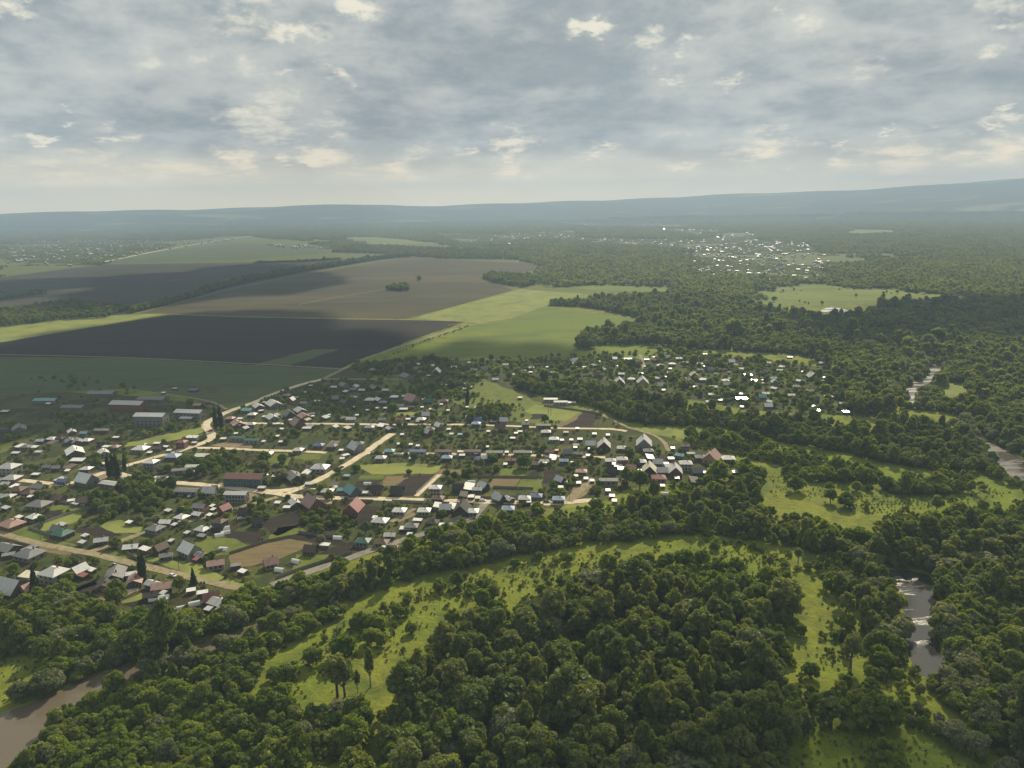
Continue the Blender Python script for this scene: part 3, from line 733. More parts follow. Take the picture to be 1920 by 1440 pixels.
def building(px, py, Lpx, typ, rc, wc=None, ang=None, two=False, wr=None, src=None):
    """roof centre at photo pixel (px, py), roof length Lpx photo pixels; typ g gable, h hip, s shed, w long low gable, b storey and attic, t tall block"""
    hgt = {'g': 3.3, 'h': 3.6, 's': 2.5, 'w': 3.6, 'b': 4.2, 't': 7.2}[typ] + (2.5 if two else 0)
    g = G(px, py, hgt + 1.0)
    dist = math.hypot(g[0], g[1]); slant = math.hypot(dist, CAM_H)
    if ang is None:
        ang = (-24 if (py > 935 and px < 470) else (-5 if py < 960 else -8))
        if random.random() < .33 and typ in ('g', 'b'): ang += 90 if typ == 'b' else -50
        ang += random.uniform(-4, 4)
    a = R(ang)
    view = math.atan2(g[0], g[1])                 # azimuth of the line of sight
    cosf = abs(math.cos(a + view)); sinf = abs(math.sin(a + view)) * CAM_H / slant
    fac = max(math.hypot(cosf, sinf), .45)
    L = Lpx * slant / FOC / fac * .70
    lim = {'g': (6, 16), 'h': (7, 17), 's': (3, 18), 'w': (12, 60), 'b': (6.5, 14), 't': (14, 60)}[typ]
    L = min(max(L, lim[0]), lim[1])
    if typ == 's': L *= .72 if (px > 955 and py < 790) else .84
    W = min(L * (wr or {'g': .72, 'h': .82, 's': .5, 'w': .42, 'b': .8, 't': .4}[typ]), 15); W = max(W, 2.6)
    wc = wc or random.choice({'g': 'wlkgyld', 'h': 'wkyl', 's': 'lgdl', 'w': 'wgk', 'b': 'lkdgyk', 't': 'gk'}[typ])
    nm = {'s': 'shed', 'w': 'long_building', 't': 'barn'}.get(typ, 'house')
    root = empty(nm, (g[0], g[1], 0), a)
    h = {'g': 2.6, 'h': 2.8, 's': 2.0, 'w': 3.1, 'b': 3.1, 't': 6.0}[typ] + (2.5 if two else 0)
    h *= random.uniform(.95, 1.08)
    if typ == 's':
        rise = W * (.2126 if rc == 'Z' else .16); walls_shed(L, W, h, rise).build('wall', WM[wc], root); roof_shed(L, W, h, rise).build('roof', RM[rc], root)
        d = MB(); d.box(L * .18, -W / 2 - .05, .05, L * .18 + .9, -W / 2 - .002, 1.9); d.build('door', m_door, root)
    elif typ == 'h':
        rise = W * .27; b = MB(); b.box(-L / 2, -W / 2, 0, L / 2, W / 2, h - .1); b.build('wall', WM[wc], root)
        rf = roof_hip(L, W, h, rise).build('roof', RM[rc], root)
    else:
        rise = W / 2 * {'g': .52, 'w': .32, 'b': .95, 't': .36}[typ]
        walls_gable(L, W, h, rise).build('wall', WM[wc], root); rf = roof_gable(L, W, h, rise).build('roof', RM[rc], root)
    if typ in 'ghb':
        c = MB(); cx, cy = L * .18, W * .12; c.box(cx - .3, cy - .3, h, cx + .3, cy + .3, h + rise + .9); c.build('chimney', m_chim, rf)
    if typ in 'ghbwt' and dist < 720: add_windows(root, L, W, h, two or typ == 't', 3 if L < 14 else 6)
    if typ in 'wt':
        d = MB(); d.box(L / 2 + .002, -1.6, .05, L / 2 + .07, 1.6, 3.0); d.build('door', m_door, root)
    BLD.append((g[0], g[1], math.hypot(L, W) / 2 * .92))
    BINFO.append(dict(o=root, typ=typ, rc=rc, wc=wc, two=two, px=px, py=py, x=g[0], y=g[1], L=L, cat={'s': 'shed', 'w': 'building', 't': 'barn'}.get(typ, 'house')))
    return root


def fill(pg, sp):
    lo, hi = pg.min(0), pg.max(0)
    gx = np.arange(lo[0], hi[0], sp); gy = np.arange(lo[1], hi[1], sp * .9)
    A, B = np.meshgrid(gx, gy); A = A + (np.arange(len(gy)) % 2 * sp / 2)[:, None]
    P = np.stack([A.ravel(), B.ravel()], 1) + RNG.normal(0, sp * .24, (A.size, 2))
    return P[inside(P, pg)]


RDP = np.vstack([smooth_line(poly(r[3]), 6.0) for r in ROADS])
BLD = []
TILES = {
 (0, 700, 8): [(1530, 265, 400, 'w', 'G', 'g', -4), (1100, 470, 330, 'w', 'G', 'g', -6), (690, 372, 330, 'w', 'T', 'g', -4), (1070, 840, 80, 'g', 'W'), (1260, 860, 90, 'g', 'T'), (775, 940, 85, 'h', 'W'), (605, 975, 110, 'g', 'S'), (890, 935, 90, 'h', 'D'),
    (1050, 975, 100, 'g', 'G'), (1150, 985, 100, 'g', 'G'), (1300, 965, 135, 'h', 'W'), (495, 1075, 150, 's', 'W'), (385, 1060, 110, 'h', 'G'), (570, 1150, 120, 's', 'S'), (1595, 1070, 140, 's', 'W'), (1715, 1065, 110, 'h', 'P'), (1115, 1140, 180, 'g', 'W'),
    (1550, 1150, 110, 'g', 'W'), (1160, 1270, 240, 's', 'W'), (1410, 1315, 120, 's', 'W'), (1540, 1320, 100, 's', 'W'), (1290, 1385, 110, 'h', 'W'), (130, 1355, 220, 'h', 'S', 'w', -10, True), (710, 1360, 85, 'g', 'G'), (850, 1375, 110, 'g', 'G'),
    (280, 795, 130, 'g', 'G'), (70, 800, 120, 'g', 'B'), (1535, 815, 200, 'w', 'G'), (230, 1165, 130, 's', 'S'), (1735, 932, 110, 's', 'W'), (1005, 1425, 80, 's', 'W'), (70, 545, 130, 's', 'S'), (720, 430, 80, 's', 'W')],
 (220, 700, 8): [(160, 415, 520, 't', 'S', 'k', -8), (530, 352, 440, 'w', 'G', 'g', -8), (500, 590, 500, 't', 'S', 'g', -6, True), (1080, 535, 460, 't', 'S', 'g', -10), (1200, 445, 140, 'g', 'P', 'k'), (1035, 640, 260, 's', 'W'), (690, 265, 75, 's', 'W'), (860, 205, 90, 's', 'S'), (1140, 225, 190, 's', 'U'),
    (1800, 722, 130, 'g', 'P'), (1690, 640, 110, 'h', 'P'), (1840, 655, 100, 's', 'W'), (960, 990, 150, 'h', 'R', 'k', -5, True), (1120, 930, 230, 's', 'W'), (345, 1090, 220, 'h', 'W'), (600, 1085, 150, 'g', 'B', 'k', -5), (720, 1070, 100, 's', 'W'), (770, 1125, 90, 's', 'W'),
    (830, 1200, 220, 'h', 'L'), (500, 1290, 190, 'h', 'W', 'g', -10, True), (1260, 1208, 290, 's', 'S', None, -4), (1530, 1208, 130, 's', 'S', None, -4), (590, 1020, 130, 's', 'W'), (1585, 950, 120, 's', 'W'), (1775, 875, 75, 's', 'W'), (410, 1035, 50, 's', 'W'), (480, 1155, 90, 's', 'W'), (1150, 1010, 90, 's', 'S')],
 (440, 700, 8): [(60, 930, 210, 'w', 'N', 'w', -6), (265, 965, 210, 'w', 'N', 'w', -6), (190, 520, 170, 'g', 'T', None, -10), (350, 465, 110, 'g', 'S'), (585, 430, 170, 'g', 'S', None, -55), (1040, 415, 85, 'g', 'G'), (980, 525, 120, 'g', 'S', None, -55), (820, 580, 110, 'b', 'G', 'd', -60), (260, 585, 110, 'h', 'W'),
    (70, 655, 100, 's', 'W'), (555, 630, 120, 'g', 'S'), (1040, 610, 130, 'g', 'P', None, -55), (1085, 660, 110, 's', 'Y', None, -50), (940, 715, 130, 'b', 'P', None, -55), (1370, 630, 120, 's', 'W', None, -50), (1750, 652, 180, 'g', 'S', 'w', -5), (40, 730, 110, 'h', 'S'), (245, 725, 140, 'h', 'S'),
    (650, 730, 80, 's', 'W'), (1080, 795, 200, 's', 'S', None, -5), (1515, 770, 100, 's', 'W', None, -50), (1690, 790, 120, 's', 'Y', None, -50), (1260, 1035, 150, 'h', 'U'), (1030, 1072, 130, 'g', 'G'), (1455, 1050, 170, 'h', 'G'), (1815, 1065, 165, 'b', 'S', 'g', -50), (1595, 1120, 100, 's', 'W'), (950, 1110, 100, 'h', 'Y'),
    (1270, 1375, 200, 'h', 'G'), (1650, 400, 100, 'g', 'B', 'k', -50), (1515, 340, 120, 'b', 'G'), (1380, 130, 150, 'g', 'B', 'k'), (1140, 160, 80, 's', 'S'), (1635, 145, 100, 'g', 'G'), (1780, 212, 110, 'g', 'G'), (1790, 330, 80, 'g', 'S'), (1490, 180, 90, 'g', 'S'), (1845, 170, 90, 'g', 'S'), (1830, 600, 70, 's', 'W'),
    (1800, 480, 70, 's', 'W'), (690, 995, 90, 's', 'W'), (640, 912, 70, 's', 'W'), (700, 805, 90, 's', 'W'), (1610, 1245, 100, 's', 'W'), (490, 1160, 110, 'h', 'W'), (1050, 262, 60, 's', 'W'), (770, 300, 70, 'h', 'G'), (850, 360, 70, 'b', 'S'), (440, 410, 60, 's', 'S'), (430, 990, 60, 's', 'W'), (1315, 280, 45, 's', 'W'), (440, 620, 70, 's', 'W'), (1170, 615, 60, 's', 'W'), (1415, 598, 50, 's', 'W')],
 (660, 680, 8): [(265, 525, 180, 'h', 'Y', 'k'), (400, 522, 100, 'g', 'S'), (460, 562, 130, 'h', 'G'), (630, 482, 100, 'h', 'W'), (800, 472, 110, 'g', 'S'), (900, 515, 190, 'b', 'P', 'y', -45), (970, 538, 70, 's', 'S'), (150, 380, 90, 'g', 'S'), (70, 330, 110, 'g', 'G'), (335, 345, 120, 'g', 'G'), (505, 382, 80, 'g', 'S'), (715, 612, 170, 'g', 'G'),
    (500, 655, 90, 's', 'W'), (560, 678, 80, 's', 'W'), (770, 670, 200, 's', 'W', None, -4), (40, 640, 80, 's', 'W'), (455, 820, 150, 'g', 'G', 'g', -4), (715, 822, 125, 'g', 'R', 'w', -4), (838, 818, 110, 's', 'W', None, -4), (260, 930, 130, 'h', 'L'), (560, 950, 80, 'g', 'S', None, -50), (1300, 905, 100, 'b', 'W', None, -50), (1135, 1000, 70, 'b', 'S', None, -50),
    (750, 1050, 70, 's', 'W'), (985, 850, 80, 's', 'W'), (1035, 815, 75, 'h', 'W'), (1110, 745, 80, 'b', 'S'), (1140, 540, 170, 'b', 'N', 'd'), (1380, 540, 150, 'h', 'B'), (820, 175, 150, 'g', 'G'), (965, 182, 70, 's', 'G'), (970, 60, 110, 'g', 'G'), (700, 52, 120, 'b', 'B'), (190, 25, 90, 'g', 'G'), (300, 80, 90, 'h', 'G'), (1150, 170, 90, 's', 'S'),
    (1390, 314, 170, 's', 'W', None, -3), (1520, 250, 160, 'h', 'B'), (1680, 140, 120, 'g', 'G'), (1830, 80, 120, 'g', 'G'), (1690, 367, 80, 's', 'W'), (1605, 302, 60, 's', 'W'), (1695, 297, 70, 's', 'W'), (1782, 340, 60, 's', 'W'), (1765, 782, 110, 'g', 'W'), (1890, 825, 100, 'b', 'U'), (560, 1282, 190, 'h', 'T', None, -3), (985, 1290, 240, 'w', 'U', 'w', -3), (1370, 1295, 260, 'w', 'B', 'g', -3),
    (1625, 1305, 140, 's', 'Y', None, -3), (1780, 1290, 150, 'g', 'B', None, -3), (1860, 1328, 70, 's', 'W'), (1425, 1378, 130, 'h', 'L', None, -3), (900, 1397, 140, 's', 'Y', None, -3), (430, 1385, 160, 'h', 'S'), (700, 1190, 70, 's', 'W'), (880, 1195, 60, 's', 'W'), (985, 1216, 60, 's', 'W'), (100, 1170, 150, 'h', 'G'), (1450, 970, 90, 's', 'W'), (1490, 1040, 90, 's', 'S'),
    (1620, 1048, 110, 's', 'T'), (1170, 965, 160, 'h', 'B'), (1180, 672, 60, 's', 'W'), (1725, 640, 60, 's', 'W'), (1890, 642, 60, 'g', 'W'), (440, 100, 60, 's', 'S'), (590, 130, 60, 's', 'G'), (1050, 640, 60, 's', 'W'), (1440, 690, 50, 's', 'W'), (235, 685, 40, 's', 'W'), (375, 655, 40, 's', 'W'), (75, 762, 60, 's', 'W'), (1340, 600, 45, 's', 'W')],
 (880, 760, 8): [(520, 185, 140, 'b', 'S', 'w'), (845, 248, 130, 'g', 'G'), (1110, 265, 160, 'w', 'G'), (460, 302, 210, 'b', 'B', 'd', -4), (285, 362, 75, 's', 'W'), (760, 362, 110, 's', 'S'), (1150, 362, 180, 'h', 'S'), (1450, 377, 120, 's', 'P'), (1620, 317, 80, 's', 'W'), (1875, 397, 90, 's', 'W'), (1530, 487, 80, 's', 'W'), (1660, 477, 120, 's', 'W', None, -3),
    (650, 462, 120, 's', 'W'), (1270, 462, 70, 'h', 'W'), (1830, 535, 150, 'b', 'S', 'g'), (1590, 600, 80, 's', 'W'), (1810, 622, 80, 's', 'W'), (50, 652, 120, 'w', 'B', 'g', -3), (380, 665, 270, 'w', 'G', 'w', -3), (560, 672, 70, 's', 'W'), (790, 662, 230, 'w', 'G', 'w', -3), (905, 672, 70, 's', 'S'), (1200, 655, 170, 'g', 'B', 'k', -3), (1310, 642, 70, 's', 'O'), (1480, 662, 170, 'b', 'G', 'w', -3), (1635, 682, 120, 'g', 'G'),
    (1780, 717, 90, 's', 'W'), (240, 745, 120, 'h', 'L', 'u'), (145, 772, 90, 'g', 'U'), (260, 770, 70, 's', 'W'), (620, 778, 170, 'g', 'R', None, -3), (1125, 795, 130, 'g', 'S', None, -3), (1130, 828, 110, 's', 'W', None, -3), (1265, 780, 80, 's', 'Y'), (1420, 792, 100, 'g', 'L'), (1550, 832, 85, 's', 'W'), (540, 848, 90, 's', 'W'), (1000, 832, 130, 'h', 'B', 'k'), (1680, 942, 140, 'h', 'P'),
    (1365, 1065, 130, 'b', 'S', 'd', -50), (1435, 1108, 90, 's', 'W'), (1600, 1022, 70, 's', 'S'), (1750, 1062, 80, 's', 'W'), (1640, 1128, 100, 's', 'W'), (1840, 1092, 80, 's', 'S'), (435, 1308, 120, 'b', 'S', 'd', -50), (595, 1355, 110, 'g', 'S'), (210, 1152, 90, 'b', 'S', 'd', -45), (120, 1217, 60, 'g', 'S'), (120, 1350, 105, 's', 'Y'), (40, 1322, 100, 's', 'S'),
    (830, 1348, 90, 'h', 'S'), (1000, 1312, 90, 'h', 'U'), (1340, 1355, 110, 'h', 'L'), (140, 597, 50, 's', 'W'), (265, 592, 80, 's', 'W'), (890, 1408, 80, 's', 'W'), (1370, 1192, 120, 's', 'S'), (100, 238, 90, 'h', 'L'), (860, 200, 50, 's', 'W'), (1390, 490, 40, 's', 'W'), (700, 390, 90, 's', 'W')],
 (1100, 780, 6): [(40, 285, 120, 'b', 'S'), (195, 297, 110, 'b', 'S'), (645, 275, 130, 'b', 'S', 'g', 80), (400, 327, 110, 'h', 'S'), (695, 358, 110, 'h', 'G'), (1105, 305, 130, 'g', 'B', 'g', -3, True), (970, 338, 50, 's', 'W'), (1050, 412, 110, 'g', 'T', None, -30), (950, 452, 100, 's', 'W', None, -3), (1280, 432, 100, 'h', 'G'), (1410, 432, 130, 'b', 'P', 'y', 60), (1595, 442, 180, 'h', 'W', 'k'),
    (270, 468, 110, 'h', 'S'), (400, 455, 130, 'h', 'S', 'k', -3, True), (310, 512, 60, 's', 'W'), (610, 477, 75, 'h', 'W'), (800, 490, 110, 'b', 'S', 'k'), (1115, 492, 180, 'h', 'S', 'w', -5, True), (945, 532, 110, 'h', 'S'), (708, 570, 120, 'b', 'Y', 'd', 80), (855, 580, 80, 'b', 'S'), (1000, 582, 110, 'b', 'S', 'k', 80), (285, 575, 110, 'b', 'D'), (500, 552, 80, 'b', 'P', 'k'), (490, 612, 90, 'b', 'R', 'd'),
    (810, 662, 205, 'h', 'R', 'w', -4), (1320, 610, 85, 's', 'Y', None, -3), (1392, 577, 70, 's', 'S'), (1495, 545, 125, 'g', 'B', 'k', -3, True), (245, 692, 180, 'w', 'G', 'g', -4), (420, 562, 50, 's', 'W'), (600, 590, 65, 's', 'Y'), (285, 870, 90, 's', 'W'), (312, 925, 55, 's', 'W'), (1015, 672, 80, 's', 'W'), (855, 758, 80, 's', 'S'), (90, 180, 65, 's', 'W'), (240, 190, 45, 's', 'W'), (20, 420, 60, 's', 'W'), (1245, 590, 80, 'b', 'G'), (240, 810, 50, 's', 'W')],
 (0, 860, 8): [(1290, 272, 200, 'b', 'W', 'g', -25), (940, 292, 140, 'g', 'U', 'w', -10), (1650, 332, 260, 'w', 'S', 'g', -20), (170, 242, 200, 'h', 'S'), (90, 332, 120, 'g', 'S'), (250, 412, 210, 'h', 'B'), (580, 378, 170, 'g', 'G', None, -15), (115, 515, 150, 'h', 'S'), (420, 462, 120, 'h', 'B'), (580, 632, 250, 'h', 'G', 'y', -12), (850, 542, 200, 'g', 'B', 'k', -10), (1290, 585, 210, 'g', 'B', 'l', -15),
    (1130, 632, 110, 's', 'S'), (1060, 592, 130, 's', 'W', None, 20), (450, 535, 80, 's', 'W'), (80, 697, 110, 's', 'S'), (505, 822, 110, 'h', 'W'), (165, 922, 190, 'h', 'P'), (850, 1000, 100, 'b', 'G'), (920, 1065, 200, 'h', 'N', 'd'), (1515, 1175, 215, 'g', 'S', 'd', 18), (1270, 1112, 90, 's', 'S'), (1225, 1212, 110, 's', 'S'), (105, 1292, 220, 'g', 'G', None, -22), (430, 1372, 250, 'h', 'G', None, -22), (280, 840, 90, 's', 'W')],
 (220, 860, 8): [(960, 125, 290, 'w', 'G', 'g', 14), (1160, 78, 180, 'w', 'S', 'g', 0), (1100, 168, 150, 's', 'W', None, 20), (130, 268, 140, 'g', 'S', 'w', -8), (1910, 215, 700, 't', 'M', 'u', -6), (1050, 435, 390, 'w', 'G', 'w', -6), (1385, 440, 220, 'b', 'S', 'w', -6), (1780, 462, 270, 't', 'S', 'w', -5), (1230, 668, 205, 'g', 'G', 'k', -10, True), (1600, 692, 150, 'b', 'R', 'k', 60), (1200, 782, 130, 'g', 'W', 'w'),
    (755, 737, 110, 's', 'S'), (960, 828, 110, 'h', 'W'), (725, 902, 185, 'g', 'W', 'd', -5), (560, 988, 200, 'h', 'G'), (850, 948, 80, 's', 'S'), (960, 897, 80, 's', 'W'), (1525, 880, 170, 'h', 'B', 'd', -20, True), (1265, 1002, 130, 'h', 'S'), (1380, 807, 90, 's', 'W'), (1420, 672, 60, 's', 'W'), (1432, 722, 60, 's', 'W'), (200, 1272, 235, 'g', 'W', 'd', 10), (405, 1312, 170, 's', 'W'),
    (640, 1275, 190, 'b', 'B', 'l', 60), (725, 1400, 160, 'g', 'G', 'l', 20), (1078, 1302, 215, 'b', 'W', 'w', -35), (1250, 1390, 110, 'g', 'G'), (170, 912, 100, 's', 'W'), (1440, 972, 70, 's', 'W'), (1900, 750, 150, 'b', 'D', 'd'), (1040, 1067, 80, 's', 'S'), (800, 1190, 70, 's', 'S')],
 (0, 960, 4): [(395, 422, 130, 'h', 'S', 'w', -20, True), (590, 402, 105, 'b', 'S', 'y', 65), (225, 455, 150, 's', 'Y', None, -15), (75, 535, 150, 'b', 'S', 'l', -20), (212, 535, 100, 'b', 'P', 'y', 65), (675, 412, 70, 's', 'W'), (860, 440, 100, 'g', 'G', 'd'), (880, 468, 80, 's', 'W'), (990, 442, 130, 's', 'S', None, 20), (1010, 482, 80, 'g', 'P'), (1215, 530, 170, 'g', 'P', 'l', 15), (1130, 592, 120, 'g', 'D', 'l', 15),
    (1222, 582, 50, 's', 'S'), (1140, 508, 80, 'g', 'S'), (1430, 562, 90, 's', 'W', None, 20), (1515, 582, 110, 's', 'W', None, 18), (1625, 640, 130, 'g', 'S', 'k', -28), (1580, 608, 110, 'b', 'R', 'k', 20), (1560, 702, 60, 's', 'S'), (1615, 360, 150, 'g', 'P', 'w', 18), (1815, 422, 70, 's', 'W'), (1245, 312, 130, 's', 'P', None, 15), (785, 512, 90, 'g', 'D'), (612, 452, 80, 's', 'R'), (1470, 332, 45, 's', 'R'), (60, 300, 110, 's', 'G', None, 25), (1640, 708, 50, 's', 'W')],
 (480, 880, 4): [(422, 228, 110, 'b', 'P', 'k', -50), (540, 237, 85, 's', 'P', None, 15), (730, 262, 105, 'b', 'R', 'k'), (160, 232, 60, 's', 'W'), (290, 228, 60, 'g', 'S'), (230, 267, 80, 's', 'W'), (1075, 285, 120, 'h', 'W', 'w'), (1260, 285, 110, 'h', 'W', 'w'), (1420, 262, 90, 'b', 'S', 'k'), (1545, 270, 90, 'b', 'D', 'd'), (1490, 275, 60, 's', 'Y'), (1620, 287, 80, 'h', 'W'), (1890, 268, 100, 'h', 'L'),
    (930, 358, 140, 'h', 'S', 'w'), (1120, 422, 130, 's', 'W', None, -6), (1165, 400, 110, 'h', 'G'), (1320, 368, 110, 'h', 'D', 'd'), (1005, 467, 90, 'g', 'S'), (800, 510, 130, 'h', 'N', 'w'), (940, 517, 100, 'h', 'B'), (408, 568, 110, 'b', 'B', 'd', -12), (108, 665, 120, 'b', 'P', 'y', 30), (15, 362, 60, 'b', 'D', 'd'), (535, 140, 85, 'h', 'S', 'w'), (720, 135, 90, 'b', 'T', 'u', -50), (648, 132, 60, 'g', 'T'), (905, 125, 110, 'b', 'D', 'k'),
    (1058, 132, 120, 'b', 'D', 'd'), (820, 158, 70, 's', 'S'), (1345, 115, 70, 'h', 'W', 'w', -5, True), (1515, 112, 110, 'b', 'D', 'd'), (1612, 187, 70, 's', 'W'), (1662, 197, 60, 's', 'Y'), (1700, 102, 70, 'g', 'S'), (1820, 190, 85, 'b', 'S', 'd', -45), (1362, 192, 90, 'h', 'B', 'd'), (1700, 332, 90, 'h', 'G'), (680, 32, 70, 's', 'T'), (1040, 562, 80, 's', 'P'), (970, 557, 70, 's', 'W'), (1150, 467, 45, 's', 'W'), (890, 342, 45, 's', 'W'), (1390, 395, 45, 's', 'W')],
 (480, 680, 4): [(35, 830, 90, 'h', 'W', 'w'), (480, 765, 150, 'h', 'S', 'w'), (285, 835, 90, 'g', 'G'), (400, 890, 100, 's', 'S'), (140, 835, 60, 's', 'S'), (40, 920, 80, 's', 'S'), (590, 915, 50, 's', 'Y')],
 (960, 640, 4): [(268, 183, 50, 's', 'W'), (755, 117, 90, 'g', 'W'), (870, 123, 110, 's', 'W', None, -3), (1010, 127, 70, 's', 'W', None, -3), (460, 135, 60, 'b', 'S'), (465, 156, 90, 's', 'W'), (540, 183, 60, 's', 'W'), (798, 176, 40, 's', 'W'), (740, 212, 50, 's', 'W'), (970, 229, 70, 's', 'W'), (820, 232, 55, 'g', 'W'), (980, 290, 70, 'b', 'S'), (805, 292, 60, 'b', 'S'), (1150, 256, 50, 's', 'W'), (1250, 116, 60, 'g', 'S'), (1410, 156, 45, 'g', 'W'),
    (1450, 86, 45, 's', 'W'), (1770, 243, 100, 's', 'Z', None, 1), (1830, 285, 110, 's', 'Z', None, 0), (1885, 262, 60, 's', 'W'), (1890, 280, 60, 's', 'P'), (1725, 420, 150, 's', 'Z', None, 0), (1710, 382, 70, 's', 'W'), (1480, 438, 50, 'g', 'W'), (1560, 427, 60, 's', 'W'), (1725, 478, 40, 's', 'W'), (1510, 327, 70, 'g', 'S'), (1135, 353, 50, 's', 'W'), (1235, 386, 50, 's', 'W'), (1120, 312, 60, 'b', 'S'), (1290, 267, 50, 'g', 'W'), (1450, 178, 60, 's', 'Y'), (290, 420, 140, 'w', 'W', 'w', -4), (365, 440, 110, 'w', 'S', 'w', -4), (450, 447, 110, 's', 'S', None, -4),
    (140, 220, 50, 's', 'W'), (1195, 228, 45, 's', 'W'), (1180, 222, 40, 'g', 'S'), (1330, 290, 55, 'b', 'G'), (1375, 330, 50, 's', 'W'), (1610, 305, 55, 'b', 'S'), (60, 410, 60, 's', 'Y')],
 (1440, 640, 4): [(165, 107, 60, 's', 'W'), (405, 110, 60, 's', 'Y'), (90, 206, 60, 'g', 'W'), (425, 259, 50, 's', 'W'), (370, 506, 70, 's', 'Z', None, 1), (590, 516, 90, 's', 'Z', None, 0), (780, 511, 40, 's', 'S'), (945, 558, 50, 's', 'Z', None, 0), (1150, 624, 55, 's', 'W'), (405, 150, 50, 'g', 'S'), (25, 440, 60, 'g', 'S'), (335, 245, 50, 'b', 'S'), (490, 245, 55, 'h', 'G')],
}
for (ox, oy, sc_), rows in TILES.items():
    for r_ in rows:
        building(ox + r_[0] / sc_, oy + r_[1] / sc_, r_[2] / sc_, *r_[3:])

# small cottages of the settlement beyond the wood, between the ones read off the photo
cot = poly([(965, 690), (1080, 668), (1265, 662), (1400, 668), (1500, 682), (1590, 705), (1600, 750), (1560, 770), (1440, 762), (1380, 750), (1300, 742), (1235, 722), (1160, 706), (1060, 700)], 3)
P = fill(cot, 25); random.shuffle(list(P)); n_c = 0
up = poly([(650, 692), (740, 674), (960, 676), (1000, 690), (880, 728), (820, 705)], 3)
for p in np.vstack([P[RNG.permutation(len(P))], fill(up, 30)]):
    if n_c >= 95: break
    B_ = np.array(BLD)
    if (np.hypot(B_[:, 0] - p[0], B_[:, 1] - p[1]) < B_[:, 2] + 7).any(): continue
    qx, qy, qw = to_px(np.array([p[0], p[1], 4.0]))
    building(float(qx), float(qy), 9 * FOC / qw * random.uniform(.5, .85), random.choice('ggbhss'), random.choice('WWWWSSGGYBTPD'))
    n_c += 1

# small outbuildings tucked beside the houses
hs = [b for b in BINFO if b['typ'] in 'ghb' and b['py'] > 705 and not (b['px'] > 955 and b['py'] < 775)]
random.shuffle(hs); n_o = 0
for b in hs:
    if n_o >= 60: break
    for tr_ in range(3):
        a = random.uniform(0, 6.28); r = random.uniform(8, 15); x, y = b['x'] + r * math.cos(a), b['y'] + r * math.sin(a)
        B_ = np.array(BLD)
        if (np.hypot(B_[:, 0] - x, B_[:, 1] - y) < B_[:, 2] + 2.6).any() or (np.hypot(RDP[:, 0] - x, RDP[:, 1] - y) < 6).any(): continue
        qx, qy, qw = to_px(np.array([x, y, 3.0]))
        building(float(qx), float(qy), random.uniform(3.5, 6.5) / .7 * FOC / qw, 's', random.choice('WSSGGDB'), None, math.degrees(b['o'].rotation_euler.z) + random.choice([0, 90]))
        n_o += 1; break

# ------------------------------------------------------------------ trees
m_bark = plain_mat('bark', (0.085, 0.068, 0.050), 0.95, nscale=2.0)
LM = {
    'broad': leaf_mat('leaves_broad', (0.085, 0.135, 0.026), (0.190, 0.220, 0.046)),
    'tall': leaf_mat('leaves_tall', (0.090, 0.135, 0.036), (0.195, 0.220, 0.062), 0.48),
    'maple': leaf_mat('leaves_maple', (0.092, 0.152, 0.020), (0.195, 0.245, 0.032), 0.5),
    'willow': leaf_mat('leaves_willow', (0.135, 0.160, 0.080), (0.215, 0.230, 0.130), 0.40),
    'shrub': leaf_mat('leaves_shrub', (0.100, 0.145, 0.024), (0.195, 0.225, 0.040), 0.42),
    'poplar': leaf_mat('leaves_poplar', (0.030, 0.044, 0.014), (0.042, 0.056, 0.018), 0.3),
    'spruce': leaf_mat('leaves_spruce', (0.020, 0.032, 0.014), (0.030, 0.042, 0.018), 0.15),
}
SPEC = {  # height, radius, bottom of crown, lobes
    'broad': (8.6, 3.3, 1.3, 24), 'tall': (13.0, 3.0, 3.8, 26), 'maple': (6.0, 3.2, 0.4, 22), 'willow': (7.6, 3.7, 1.0, 26),
    'shrub': (3.0, 2.1, 0.1, 7), 'poplar': (18.0, 1.7, 1.2, 12), 'spruce': (12.0, 2.7, 0.8, 0)}


